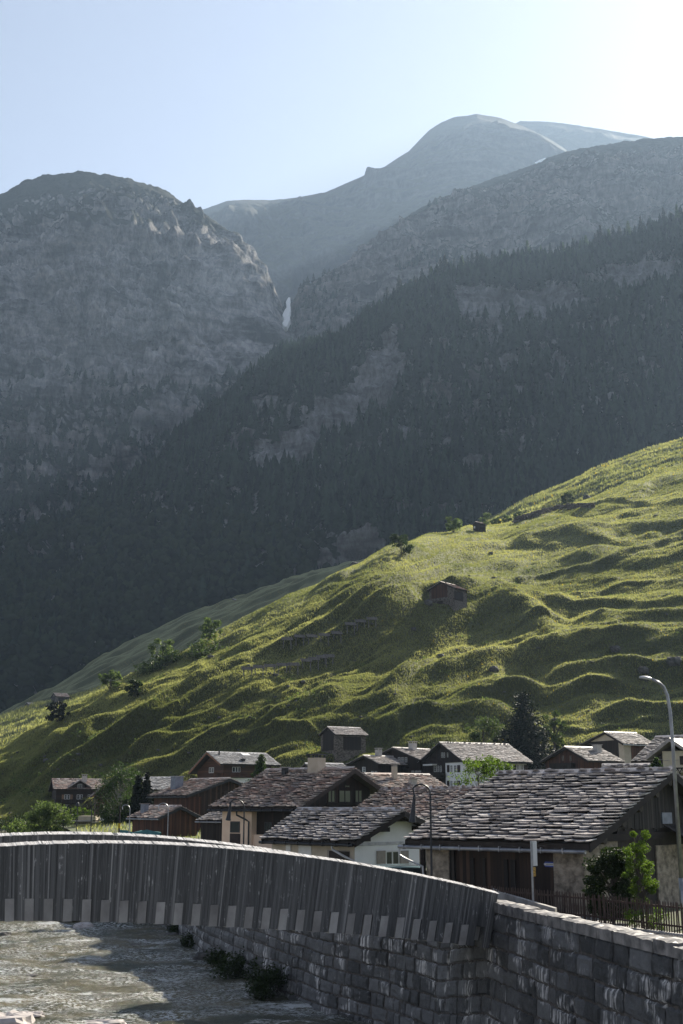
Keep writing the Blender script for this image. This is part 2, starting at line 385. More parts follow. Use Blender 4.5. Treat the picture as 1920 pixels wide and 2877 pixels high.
# --- the meadow hill behind the village
S_ = [(-150,1775),(0,1727),(60,1692),(130,1648),(200,1605),(300,1547),(400,1505),(450,1478),(520,1437),(600,1400),(700,1357),(800,1312),(900,1272),(960,1247),(1040,1222),(1100,1213),(1180,1198),(1280,1166),(1400,1130),(1568,1063),(1750,1000)]
hx = np.linspace(-150, 1720, 720)
CXD = [-150,50,200,350,500,700,900,1150,1568]
rowsA = [([(-150,1905),(0,1893),(200,1878),(500,1845),(800,1812),(1100,1800),(1568,1795),(1750,1790)], (CXD,[205,204,203,202,201,200,200,200,200])),
         ([(-150,1856),(0,1838),(200,1812),(500,1775),(800,1735),(1100,1712),(1400,1700),(1568,1690),(1750,1680)], (CXD,[228,217,214,213,212,212,212,217,222])),
         ([(-150,1812),(0,1782),(200,1715),(500,1592),(800,1478),(1020,1393),(1300,1330),(1568,1262),(1750,1215)], (CXD,[246,235,229,231,236,244,260,303,321])),
         ([(-150,1790),(0,1750),(200,1645),(400,1545),(600,1436),(800,1345),(960,1275),(1100,1232),(1280,1190),(1400,1158),(1568,1105),(1750,1050)], (CXD,[256,252,254,257,263,276,305,396,411])),
         (S_, (CXD,[265,263,269,273,284,315,392,460,462]))]
tA = np.concatenate([np.linspace(0, 1, 190, endpoint=False), np.linspace(1, 2, 260, endpoint=False), np.linspace(2, 3, 130, endpoint=False), np.linspace(3, 4, 60)])
VA = sheet(rowsA, hx, tA, sm=14)
NA = normals(VA)
X_, Y_ = VA[..., 0], VA[..., 1]; T_ = np.repeat(tA[:, None], len(hx), 1); HX = np.repeat(hx[None], len(tA), 0)
# distance up the slope in metres and along it
up = np.concatenate([np.zeros((1, len(hx))), np.cumsum(np.linalg.norm(np.diff(VA, axis=0), axis=2), 0)])
al = X_*.97+Y_*.25
right = sstep(700, 1500, HX)
upw = up - right*(HX-700)*.045                 # terraces run level on the right part of the hill
def rib(uw, lam, w, steep=.25):
    "shelf with a steep riser below its lip, 0..1"
    q = (uw/lam+w) % 1.0
    return np.where(q < steep, q/steep, 1-(q-steep)/(1-steep))
PY0 = projv(VA)[1]/K
_sl = -(.53-.40*sstep(620, 1200, hx)); _L = np.concatenate([[0], np.cumsum(_sl[1:]*np.diff(hx))]); _L -= np.interp(700, hx, _L)
vv = -(PY0-1500-_L[None])                       # terraces follow the fall of the slope
aw = HX+.3*vv
w1 = fbm(aw/400, vv/170, 3)*.8; w2 = fbm(aw/210+9, vv/70, 3)*.65; w3 = fbm(aw/110+3, vv/30, 3)*.55
amp1 = np.clip(.5+.9*fbm(aw/170+3, vv/70+7, 2), .0, 1.4)
amp2 = np.clip(.35+1.0*fbm(aw/110+13, vv/40+7, 2), 0, 1.4); amp3 = np.clip(.2+1.0*fbm(aw/70+23, vv/30+7, 2), 0, 1.4)
sz = VA[..., 1]/300
lft = 1+.5*(1-right)
dz = sz*(2.5*amp1*rib(vv, 88, w1, .22)+1.5*amp2*rib(vv, 38, w2, .24)+.42*amp3*rib(vv, 15, w3, .3))*(.74+.34*(1-right))
dz += 1.5*fbm(aw/380, vv/85, 3)+.28*fbm(al/24, upw/7, 4)+.10*fbm(al/3.2, upw/2.0, 3)
# hand-placed relief read off the photograph: (polyline in picture px of the 1568-wide view, height, width above, width below)
PYA = projv(VA)[1]/K
def lip(pts, h, wu, wd):
    px = [p[0] for p in pts]; yy = np.interp(HX, px, [p[1] for p in pts])
    fr = 1 if px[-1] > 1560 else 0; e = sstep(px[0]-30, px[0]+110, HX)*(1-(1-fr)*sstep(px[-1]-110, px[-1]+30, HX))
    s = yy-PYA                                         # >0 above the lip line
    s = s+4*fbm(al/15, upw/15, 2)
    prof = np.where(s > 0, np.exp(-(np.maximum(s, 0)/wu)), np.exp(-(np.minimum(s, 0)/wd)**2))
    return h*e*prof
LIPS = [([(560,1520),(700,1452),(850,1390),(960,1345),(1060,1300)], 2.2, 26, 9),
 ([(0,1860),(120,1790),(300,1690),(420,1600),(520,1530),(610,1490)], 2.6, 22, 12),
 ([(0,1805),(110,1745),(230,1680),(330,1640)], 2.0, 18, 9),
 ([(60,1845),(260,1755),(420,1700),(520,1640)], 1.8, 22, 12),
 ([(150,1860),(330,1790),(450,1735)], 1.5, 22, 10),
 ([(440,1740),(600,1690),(740,1688),(860,1695)], 1.8, 20, 9),
 ([(820,1722),(930,1660),(1040,1640),(1200,1650)], 3.4, 42, 20),
 ([(850,1575),(1000,1530),(1180,1520),(1350,1500),(1568,1490)], 4.2, 38, 26),
 ([(800,1420),(960,1392),(1100,1390),(1240,1430),(1300,1468)], 5.0, 30, 46),
 ([(1090,1365),(1250,1325),(1400,1295),(1568,1240)], 1.6, 9, 5),
 ([(1180,1260),(1300,1235),(1450,1215),(1568,1215)], 2.0, 20, 9),
 ([(1230,1172),(1400,1162),(1568,1160)], 1.2, 9, 4),
 ([(1150,1410),(1300,1400),(1568,1390)], 1.6, 14, 9),
 ([(1300,1450),(1430,1440),(1568,1425)], 2.4, 14, 12),
 ([(1250,1560),(1380,1545),(1568,1555)], 3.0, 18, 18),
 ([(1340,1640),(1450,1630),(1568,1640)], 2.0, 14, 10),
 ([(960,1310),(1100,1275),(1180,1250)], 1.6, 16, 8),
 ([(700,1420),(860,1350),(1000,1300),(1100,1240)], 2.0, 14, 8),
 ([(1000,1600),(1150,1600),(1280,1590)], 1.5, 12, 8)]
for a in LIPS: dz += lip(*a)
# hollow below the barn: a steep dark flank
hol = np.exp(-(((HX-880)/270)**2+((PYA-1500)/75)**2)); dz -= 5.0*hol
edge = sstep(0, .15, T_)*1.0
keep = 1-.75*sstep(3.6, 4.0, T_)
VA[..., 2] += dz*edge*keep
PXA, PYA = projv(VA)
def hill_pt(x, y, dt=None):
    "point of the meadow hill under picture position (x, y)"
    ci = int(np.clip(round((x/K-hx[0])/(hx[1]-hx[0])), 0, len(hx)-1))
    col = PYA[:, ci]; k = int(np.argmax(col <= y)) if (col <= y).any() else len(col)-1
    return VA[k, ci].copy()
for px_, py_, r_ in ((985, 2126, 5.5), (1262, 1702, 5.0), (1350, 1496, 3)):      # level platforms under the barns
    p = hill_pt(px_, py_); dd_ = np.hypot(VA[..., 0]-p[0], (VA[..., 1]-p[1]-2)*1.0); w_ = 1-sstep(r_, 1.9*r_, dd_)
    VA[..., 2] = VA[..., 2]*(1-w_)+np.minimum(VA[..., 2], p[2]+.25*np.maximum(0, VA[..., 1]-p[1]))*w_
back = VA[-1:] + np.array([0, 60, -28.]); back2 = VA[-1:]+np.array([0, 160, -90.])
VAf = np.concatenate([VA, back, back2])
hill = grid_mesh('meadow_hill', VAf, M['meadow']); tag(hill, kind='structure')
PXA, PYA = projv(VA)
def hill_pt(x, y, dt=None):
    "point of the meadow hill under picture position (x, y)"
    ci = int(np.clip(round((x/K-hx[0])/(hx[1]-hx[0])), 0, len(hx)-1))
    col = PYA[:, ci]; k = int(np.argmax(col <= y)) if (col <= y).any() else len(col)-1
    return VA[k, ci].copy()

# --- further slopes
def simple_slope(name, rows, x0, x1, nx, nt, mt, a=1.5, backz=-60, lin=False):
    xs = np.linspace(x0, x1, nx); tt = np.linspace(0, len(rows)-1, nt)
    V = sheet(rows, xs, tt, lin); u = np.linspace(0, 1, nt)[:, None]*np.ones(nx)
    dd = np.concatenate([np.zeros((1, nx)), np.cumsum(np.linalg.norm(np.diff(V, axis=0), axis=2), 0)])
    xx = V[..., 0]
    e = 1-.6*sstep(.93, 1, u)
    V[..., 2] += e*a*(fbm(xx/60+5, dd/22, 4)+.5*rib(dd, 24, fbm(xx/50, dd/50, 3))+.12*fbm(xx/6, dd/4, 3))
    V = np.concatenate([V, V[-1:]+np.array([0, 80, backz])])
    o = grid_mesh(name, V, mt); tag(o, kind='structure'); return V, o
VK, _ = simple_slope('meadow_knoll', [([(-150,1860),(0,1775),(130,1700),(330,1580),(420,1530)], 420),
   ([(-150,1760),(0,1700),(130,1645),(330,1552),(420,1520)], 470), ([(-150,1668),(0,1641),(80,1613),(140,1604),(200,1589),(270,1564),(330,1542),(420,1515)], 545)], -150, 420, 200, 120, M['meadow'], 1.4)
VC, _ = simple_slope('far_meadow', [([(-150,1850),(0,1800),(300,1640),(600,1460),(900,1330),(1300,1230)], 500),
   ([(-150,1700),(0,1665),(130,1610),(300,1530),(480,1440),(700,1350),(850,1305),(1300,1215)], 590),
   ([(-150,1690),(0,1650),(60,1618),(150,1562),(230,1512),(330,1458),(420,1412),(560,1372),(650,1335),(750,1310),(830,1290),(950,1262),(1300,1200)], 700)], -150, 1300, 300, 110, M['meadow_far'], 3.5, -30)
VB, _ = simple_slope('upper_slope', [([(980,1330),(1150,1260),(1568,1150),(1750,1100)], 490),
   ([(980,1270),(1100,1222),(1200,1180),(1300,1140),(1400,1100),(1568,1052),(1750,1000)], 560),
   ([(980,1262),(1080,1214),(1150,1182),(1200,1151),(1300,1108),(1400,1066),(1500,1029),(1568,1009),(1750,955)], 650)], 980, 1750, 260, 130, M['meadow'], 2.2)

# --- mountains
def mountain(name, rows, x0, x1, nx, nt, mt, gul=30, fine=7, sc=1.0, seed=0, back=(0, 400, -300), strata=0, dk=1.0, zone=None, calm=None):
    rows = [(p, d*dk) for p, d in rows]; gul, fine, sc, strata = gul*dk, fine*dk, sc*dk, strata*dk
    xs = np.linspace(x0, x1, nx); m_ = len(rows)-1; tt = np.linspace(0, m_, nt)
    V = sheet(rows, xs, tt, True)
    N = normals(V); u = (tt/m_)[:, None]*np.ones(nx)
    ln = np.concatenate([np.zeros((1, nx)), np.cumsum(np.linalg.norm(np.diff(V, axis=0), axis=2), 0)])
    xx = V[..., 0]+.3*V[..., 1]; wx = xx+60*sc*fbm(xx/400/sc+seed, ln/300/sc, 2)
    g = ridged(wx/(260*sc)+seed, ln/(620*sc)+seed, 4, .55)-.5
    r = ridged(wx/(70*sc)+seed*3, ln/(110*sc), 5, .6)-.5
    s = 0
    if strata: s = strata*rib(ln+30*fbm(xx/150, ln/150, 3), 95*sc, 0, .35)
    f = fbm(xx/22/sc, ln/26/sc, 4)
    e = (1-.97*sstep(.7, .97, u))*sstep(0, .06, u)
    e2 = (1-.85*sstep(.80, .98, u))*sstep(0, .06, u); d = (gul*g+s)*e+(fine*r+fine*.5*f)*e2
    if calm: d = d*(1-calm[2]*sstep(calm[0], calm[1], xs))[None]
    V = V+N*d[..., None]
    ridge_n = fine*.22*(fbm(xs/40+seed, xs*0+seed, 4)+.5*fbm(xs/9, xs*0, 3)); V[-1, :, 2] += ridge_n; V[-2, :, 2] += ridge_n*.6
    V = np.concatenate([V, V[-1:]+np.array(back, float)*.25, V[-1:]+np.array(back, float)])
    sx, sy = projv(V); o = grid_mesh(name, V, mt, smooth=False, pv=zone(sx/K, sy/K) if zone else None); tag(o, kind='structure')
    return V, N, o, xs
def bl(x, y, cx, cy, rx, ry): return np.exp(-(((x-cx)/rx)**2+((y-cy)/ry)**2)**1.5)
def clearD(x, y):
    x = x+25*fbm(x/60, y/60, 3); y = y+18*fbm(x/50+9, y/50, 3)
    q = 0
    for a in ((1060,668,75,34,1),(1180,705,90,34,1),(1110,730,60,22,.8),(1290,690,70,30,.9),(1420,640,80,28,.9),(1530,625,60,25,.7),(880,845,60,48,.9),(900,810,30,30,.8),(770,950,55,45,.8),(700,1000,40,35,.7),(840,900,50,30,.6),(640,1050,70,30,.9),
              (560,1010,40,25,.6),(420,1020,50,40,.8),(1000,1180,90,18,.9),(620,1310,30,18,.9),(700,820,60,30,.8),(610,930,40,30,.7),(960,1000,60,25,.5),(330,1160,50,25,.5),(740,1120,60,20,.4)): q = q+a[4]*bl(x, y, *a[:4])
    q = q*sstep(28, 62, y-np.interp(x, [p[0] for p in D_R], [p[1] for p in D_R]))
    return np.clip(q, 0, 1)
def zoneG(x, y):
    return -.35*np.clip(1-(y-np.interp(x, [p[0] for p in G_R], [p[1] for p in G_R]))/45, 0, 1)*sstep(400, 480, x)+.55*sstep(500, 545, y)*(1-sstep(845, 905, y+(x-300)*.05))-.25*(1-sstep(440, 520, y-(300-x)*.35))-.15*sstep(870, 950, y)
def zoneE(x, y): return .6*bl(x, y, 880, 620, 120, 75)+.45*bl(x, y, 760, 740, 70, 70)+.4*bl(x, y, 1150, 520, 160, 30)+.35*bl(x, y, 1350, 440, 150, 25)-.1
G_R = [(-300,530),(0,450),(60,416),(110,402),(160,399),(200,395),(260,405),(330,420),(380,440),(420,467),(450,487),(500,513),(530,540),(560,560),(590,590),(620,640),(645,700),(660,740),(668,790)]
VG, NG, _, xG = mountain('rock_mountain', [([(-300,1400),(0,1400),(668,1350)], 980), ([(-300,1190),(0,1180),(300,1100),(668,1050)], 1150),
   ([(-300,900),(0,880),(250,850),(450,830),(668,860)], 1330), ([(-300,760),(0,690),(150,610),(300,560),(450,545),(540,570),(600,640),(668,800)], 1420),
   ([(-300,640),(0,560),(150,520),(300,490),(450,510),(540,552),(600,612),(668,793)], 1560), (G_R, 1720)], -300, 668, 420, 520, M['mtn_rock'], 26, 12, .8, 3, (0, 500, -350), 16, 1.3, zoneG, (400, 500, .6))
E_R = [(560,930),(600,850),(640,795),(660,755),(700,705),(740,668),(780,636),(810,600),(840,570),(870,545),(900,520),(950,488),(1000,464),(1080,430),(1180,395),(1240,374),(1300,346),(1410,329),(1490,318),(1568,316),(1760,330)]
VE, NE, _, xE = mountain('rock_ridge', [([(560,1200),(700,1100),(1000,900),(1568,800),(1760,800)], 1250), ([(560,1050),(650,930),(750,830),(900,720),(1050,640),(1300,560),(1568,540),(1760,540)], 1430),
   ([(560,980),(640,850),(720,740),(850,620),(1000,540),(1200,470),(1400,430),(1568,420),(1760,420)], 1560), (E_R, 1750)], 560, 1760, 480, 330, M['mtn_ridge'], 22, 9, .8, 11, (0, 500, -350), 10, 1.35, zoneE)
F_R = [(330,600),(400,530),(465,481),(520,462),(560,458),(620,460),(690,453),(750,440),(820,410),(880,385),(940,345),(985,300),(1015,280),(1040,270),(1070,266),(1095,262),(1150,272),(1190,286),(1250,312),(1290,338),(1340,375),(1450,450),(1600,520)]
VF, NF, _, xF = mountain('far_mountain', [([(330,1000),(700,950),(1000,800),(1600,700)], 1900), ([(330,760),(560,640),(700,640),(900,560),(1050,480),(1200,430),(1600,600)], 2250),
   ([(330,680),(465,540),(560,510),(700,520),(850,450),(985,370),(1095,330),(1200,350),(1290,380),(1600,560)], 2480), (F_R, 2750)], 330, 1600, 380, 260, M['mtn_far'], 34, 4, 1.5, 23, (0, 600, -350), 0, 1.5)
VH, NH, _, xH = mountain('distant_ridge', [([(1050,600),(1650,600)], 2700), ([(1050,420),(1195,340),(1330,350),(1480,380),(1650,420)], 2950),
   ([(1050,360),(1150,300),(1195,277),(1260,279),(1330,288),(1400,300),(1480,313),(1560,330),(1650,350)], 3150)], 1050, 1650, 150, 80, M['mtn_far'], 22, 4, 1.5, 31, (0, 500, -300), 0, 1.5)
D_R = [(-300,1235),(0,1243),(60,1236),(130,1228),(200,1215),(300,1130),(380,1080),(430,1020),(500,950),(550,900),(600,850),(650,812),(700,806),(750,812),(790,800),(830,770),(860,735),(900,700),(960,660),(1050,626),(1120,612),(1200,602),(1290,596),(1380,570),(1440,555),(1500,530),(1568,508),(1760,430)]
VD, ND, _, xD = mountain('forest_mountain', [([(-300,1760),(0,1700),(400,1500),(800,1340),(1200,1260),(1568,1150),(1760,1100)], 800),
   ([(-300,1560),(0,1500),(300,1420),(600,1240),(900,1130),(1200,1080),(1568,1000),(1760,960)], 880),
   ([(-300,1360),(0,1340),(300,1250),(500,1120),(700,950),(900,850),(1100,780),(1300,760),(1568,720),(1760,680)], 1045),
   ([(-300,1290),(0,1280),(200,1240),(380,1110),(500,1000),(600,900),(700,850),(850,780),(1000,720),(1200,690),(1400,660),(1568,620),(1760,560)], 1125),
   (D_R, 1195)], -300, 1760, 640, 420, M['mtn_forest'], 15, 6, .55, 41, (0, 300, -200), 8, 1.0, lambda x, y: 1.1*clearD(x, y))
# snow lying in the gully and under the ridge
def snow(pts, V, d, name, w):
    m = MB(); q = [P(x*K, y*K, d(y) if callable(d) else d) for x, y in pts]; vs = []; n_ = len(q)
    for i, p in enumerate(q):
        ww = w[i]; vs += [p+np.array([-ww, 0, 0]), p+np.array([ww, 6, 1.0]), p+np.array([ww, 12, -5]), p+np.array([-ww, 9, -5])]
    fs = []
    for i in range(n_-1):
        b = 4*i; fs += [(b, b+1, b+5, b+4), (b+1, b+2, b+6, b+5), (b+2, b+3, b+7, b+6), (b+3, b, b+4, b+7)]
    fs += [(0, 1, 2, 3), (4*n_-1, 4*n_-2, 4*n_-3, 4*n_-4)]
    m.add(vs, fs); return tag(m.build(name, M['snow']), kind='structure')

# --- ground of the village and valley floor
gy = np.concatenate([np.linspace(-30, 30, 12, endpoint=False), np.linspace(30, 120, 90, endpoint=False), np.linspace(120, 226, 60)])
V = []
for y in gy:
    w0 = wall_x(y)+.3; xs = np.concatenate([w0+np.linspace(0, 1, 60)**1.6*(230-w0)])
    z = ground_z(xs, np.full_like(xs, y)); V.append(np.stack([xs, np.full_like(xs, y), z+.0*xs], 1))
V = np.array(V); V[..., 2] += .05*fbm(V[..., 0]/5, V[..., 1]/5, 3)*sstep(60, 90, V[..., 1])
tag(grid_mesh('village_ground', V, mat_noise('ground_mix', (.06, .06, .045), (.10, .13, .04), (.25, .25, .25), .95, bs=.3)), kind='structure')
mb = MB(); mb.add([(-9000, -9000, -12), (9000, -9000, -12), (9000, 9000, -12), (-9000, 9000, -12)], [(0, 1, 2, 3)])
tag(mb.build('valley_floor', M['soil']), kind='structure')

# ------------------------------------------------------------------ river
def mat_water():
    m, n, l, b = nt_new('river_water')
    v = coords(n, l, (.55, 1.0, 1)); f1 = noise_n(n, l, v, .9, 5, .65); f2 = noise_n(n, l, coords(n, l, (1, 2.0, 1)), 4.5, 4, .7)
    bed = noise_n(n, l, coords(n, l, (.6, 1, 1)), .5, 4, .6)
    painted_glint = math_n(n, l, 'MULTIPLY', ramp(n, l, noise_n(n, l, coords(n, l, (1, 2.2, 1)), 4.2, 4, .75), [(.51, (0, 0, 0)), (.55, (1, 1, 1))]), ramp(n, l, noise_n(n, l, coords(n, l, (.5, .9, 1)), .35, 3, .6), [(.40, (0, 0, 0)), (.6, (1, 1, 1))]))  # sun glints painted as white specks in the water colour
    foam = ramp(n, l, math_n(n, l, 'ADD', math_n(n, l, 'MULTIPLY', noise_n(n, l, coords(n, l, (.28, 1.1, 1)), .55, 6, .7), .75), math_n(n, l, 'MULTIPLY', f2, .25)), [(.56, (0, 0, 0)), (.62, (1, 1, 1))])
    c = ramp(n, l, bed, [(.35, (.05, .06, .042)), (.65, (.15, .13, .075))])
    c = mixc(n, l, math_n(n, l, 'MAXIMUM', foam, painted_glint), c, (.62, .64, .63)); l.new(c, b.inputs['Base Color'])
    b.inputs['Roughness'].default_value = .10; b.inputs['IOR'].default_value = 1.33
    h = math_n(n, l, 'ADD', f1, math_n(n, l, 'MULTIPLY', f2, .38)); bump(n, l, b, h, .9, .42)
    return m
gx = []; yy = np.concatenate([np.linspace(14, 110, 300), np.linspace(110.5, 300, 150)])
for y in yy:
    w0 = wall_x(y)+.9; x_ = w0-np.linspace(0, 1, 150)**1.25*(46+y*.35); z = water_z(y)+0*x_
    gx.append(np.stack([x_, 0*x_+y, z], 1))
V = np.array(gx); u_ = V[..., 0]; v_ = V[..., 1]
V[..., 2] += .16*fbm(u_/2.8, v_/1.5, 4)+.10*ridged(u_/5, v_/2.2, 2)
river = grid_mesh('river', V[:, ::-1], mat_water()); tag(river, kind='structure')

vs = []; yb_ = np.linspace(100, 262, 60)
for y in yb_:
    w0 = wall_x(y)-.2
    for k, (dx_, f_) in enumerate(((0, 1), (4, .75), (8, .35), (13, -.05))):
        zt_ = float(np.interp(y, [100, 125, 215], [-3.6, -.6, -.1])); zw_ = float(water_z(y)); vs.append((w0-dx_, y, zw_-.1+(zt_-zw_)*f_+.15*noise2(np.array([y*.3]), np.array([k*1.3]))[0]))
mb = MB(); mb.add(vs, [(4*i+k, 4*i+k+1, 4*i+k+5, 4*i+k+4) for i in range(len(yb_)-1) for k in range(3)])
tag(mb.build('river_bank', mat_noise('bank', (.05, .055, .03), (.13, .125, .09), (1.5, 1.5, 1.5), .95, bs=.8), smooth=True), kind='structure')

def rock_mesh(sx, sy, sz, seed, nu=18, nv=12):
    th = np.linspace(0, 2*np.pi, nu, endpoint=False); ph = np.linspace(.05, np.pi-.05, nv)
    T, Pp = np.meshgrid(th, ph); x = np.cos(T)*np.sin(Pp); y = np.sin(T)*np.sin(Pp); z = np.cos(Pp)
    r = 1+.32*noise2(x*1.5+seed+z, y*1.5+seed*2)+.16*noise2(x*4+seed, y*4+z*4)
    q = 1/np.maximum.reduce([abs(x), abs(y), abs(z)])**.45
    V = np.stack([x*r*q*sx, y*r*q*sy, z*r*q*sz], -1).reshape(-1, 3)
    fs = [(i*nu+k, (i+1)*nu+k, (i+1)*nu+(k+1) % nu, i*nu+(k+1) % nu) for i in range(nv-1) for k in range(nu)]
    fs += [tuple(range(nu)), tuple((nv-1)*nu+k for k in range(nu))[::-1]]
    return V, fs
def rock(px, py, z0, sx, sy, sz, label, mt='rock', group=None, d=None, sink=.3, rz=0, cat='rock', name='river_rock'):
    p = hit(px, py, (0, 0, z0), np.array([0, 0, 1.])) if d is None else P(px, py, d)
    V, fs = rock_mesh(sx, sy, sz, rng.random()*50)
    m = MB(); m.add(V, fs); o = m.build(name, M[mt]); o.location = (p[0], p[1], p[2]+sz*(1-sink)-sz*.6); o.rotation_euler = (0, 0, rz)
    return tag(o, label, cat, group)
gr = 'rocks standing in the river'
rock(232, 2612, WATER, .75, .55, .42, 'reddish wet rock in the river just under the bridge edge', 'rock_pale', gr)
rock(205, 2619, WATER, .25, .2, .15, 'little dark stone beside the reddish rock under the bridge edge', 'rock', gr)
rock(12, 2634, WATER, .5, .35, .3, 'dark wet rock in the river at the left picture edge', 'rock', gr)
rock(90, 2745, WATER, .3, .25, .12, 'small dark rock awash in the middle of the sunlit river', 'rock', gr)
rock(92, 2862, WATER, .55, .4, .26, 'grey rounded rock in the river near the bottom left', 'rock_pale', gr)
rock(15, 2885, WATER, 1.1, .8, .5, 'big pale boulder at the bottom left corner of the river', 'rock_pale', gr)
rock(290, 2885, WATER, .9, .5, .22, 'flat pale rock at the bottom edge of the river', 'rock_pale', gr)
rock(420, 2735, WATER, .4, .22, .16, 'dark rock at the edge of the shadow on the river', 'rock', gr)
rock(480, 2632, WATER, .5, .4, .25, 'dark rock at the foot of the wall under the bridge', 'rock', gr)
rock(590, 2700, WATER, .9, .6, .5, 'large grey boulder lying against the river wall plants', 'rock', gr)
rock(380, 2659, WATER, .35, .25, .15, 'small dark rock in the shaded water below the bridge', 'rock', gr)

# ------------------------------------------------------------------ river wall of big squared stones
def mat_wallstone():
    m, n, l, b = nt_new('wallstone'); v = attr(n)
    f = noise_n(n, l, coords(n, l, (2.2, 2.2, 3.5)), 1, 8, .7)
    c = ramp(n, l, math_n(n, l, 'ADD', math_n(n, l, 'MULTIPLY', f, .6), math_n(n, l, 'MULTIPLY', v, .4)), [(.28, (.024, .025, .027)), (.75, (.15, .152, .157))])
    st_ = noise_n(n, l, coords(n, l, (9, 9, .35)), 1, 5, .7); st2 = noise_n(n, l, coords(n, l, (.7, .7, .9)), 1, 3, .6)
    k = math_n(n, l, 'MULTIPLY', ramp(n, l, st_, [(.47, (0, 0, 0)), (.6, (.9, .9, .9))]), ramp(n, l, st2, [(.53, (0, 0, 0)), (.61, (1, 1, 1))]))
    c = mixc(n, l, k, c, (.72, .70, .69)); l.new(c, b.inputs['Base Color']); b.inputs['Roughness'].default_value = .6
    fine = noise_n(n, l, coords(n, l, (6, 6, 9)), 1, 7, .75); bump(n, l, b, fine, .9, .06)
    return m
M['wallstone'] = mat_wallstone()
M['mortar'] = mat_noise('mortar', (.04, .035, .032), (.13, .115, .105), (5, 5, 5), .95, bs=.8, bd=.04)
M['coping'] = mat_noise('coping', (.06, .06, .062), (.30, .28, .27), (2, 2, 2), .55, bs=.7, bd=.05, detail=8)
seg = np.linalg.norm(np.diff(WALL, axis=0), axis=1); WS = np.concatenate([[0], np.cumsum(seg)])
def wpos(s): return np.array([np.interp(s, WS, WALL[:, 0]), np.interp(s, WS, WALL[:, 1])])
def wnrm(s):
    t = wpos(s+.5)-wpos(s-.5); t /= np.linalg.norm(t); return t, np.array([-t[1], t[0]])     # along, out to the river
def wtop(s): y = wpos(s)[1]; return float(np.interp(y, [12, 30, 38, 45, 50, 95, 125, 162, 215, 300], [.6, .38, .34, .36, -.4, -.4, .25, .75, 2.3, 4]))
BAT = .08
def wpt(s, z, out=0):
    t, nn = wnrm(s); p = wpos(s)+nn*(out+BAT*(wtop(s)-z)); return np.array([p[0], p[1], z])
def stone(mb, s0, s1, zf0, zf1, depth, seed, bulge=.07, nu=7, nv=5, gap=.03):
    "rough-faced block between s0..s1; zf = top and bottom height functions"
    dep_ = rng.uniform(-.03, .035)
    vs = []; us = np.concatenate([[0, .07], np.linspace(.25, .75, nu-4), [.93, 1]]); ws = np.concatenate([[0, .12], np.linspace(.35, .65, nv-4), [.88, 1]]) if nv > 4 else np.linspace(0, 1, nv)
    for w in ws:
        for u in us:
            s = s0+gap+(s1-s0-2*gap)*u; a, b_ = zf1(s)+gap, zf0(s)-gap; z = a+(b_-a)*w
            eu = min(u, 1-u)*(s1-s0); ew = min(w, 1-w)*(b_-a); e = min(eu, ew)
            o = dep_+bulge*(1-math.exp(-e/.028))+.035*noise2(np.array([s*2.5+seed]), np.array([z*3.3]))[0]*(e > .01)+.02*noise2(np.array([s*9.]), np.array([z*9.+seed]))[0]
            if e < .001:
                j = .018; s += rng.normal()*j; z += rng.normal()*j
            vs.append(wpt(s, z, o))
    fs = [(i*nu+k, i*nu+k+1, (i+1)*nu+k+1, (i+1)*nu+k) for i in range(nv-1) for k in range(nu-1)]
    n0 = len(vs); bd = [k for k in range(nu)]+[i*nu+nu-1 for i in range(1, nv)]+[(nv-1)*nu+k for k in range(nu-2, -1, -1)]+[i*nu for i in range(nv-2, 0, -1)]
    for k in bd:
        s = s0+gap+(s1-s0-2*gap)*us[k % nu]; _, nn = wnrm(s); p = np.array(vs[k]); p[:2] -= nn*(depth); vs.append(p)
    m_ = len(bd); fs += [(bd[i], n0+i, n0+(i+1) % m_, bd[(i+1) % m_]) for i in range(m_)]
    mb.add(vs, fs)
wall = empty('river_wall', (*wpos(30), WATER), 0, 'long dark grey retaining wall of big squared stones with white lime streaks along the river', 'wall')
wall_mesh = MB(); cop = MB(); mort = MB()
NC = 13; hgt = .565
s_a, s_b = 1.0, 120.0
for c_ in range(NC):
    z_top = lambda s, c=c_: wtop(s)-.34-(c*hgt)*(1+.0*s)-.05*math.sin(s*.21+c)-(.07*noise2(np.array([s*.3+c]), np.array([c*3.]))[0] if c else 0)
    z_bot = lambda s, c=c_: wtop(s)-.34-((c+1)*hgt)-.05*math.sin(s*.21+c+1)-.07*noise2(np.array([s*.3+c+1]), np.array([(c+1)*3.]))[0]
    s = s_a+rng.random()*.5
    while s < s_b:
        L = rng.uniform(.5, 1.4)*(1 if c_ < 9 else 1.1)
        y = wpos(s)[1]
        if z_top(s) > (water_z(y)-.3):
            nn_ = (8, 6) if y < 66 else (6, 4)
            stone(wall_mesh, s, s+L, z_top, z_bot, .3, rng.random()*40, rng.uniform(.03, .07), *nn_)
        s += L
s = s_a
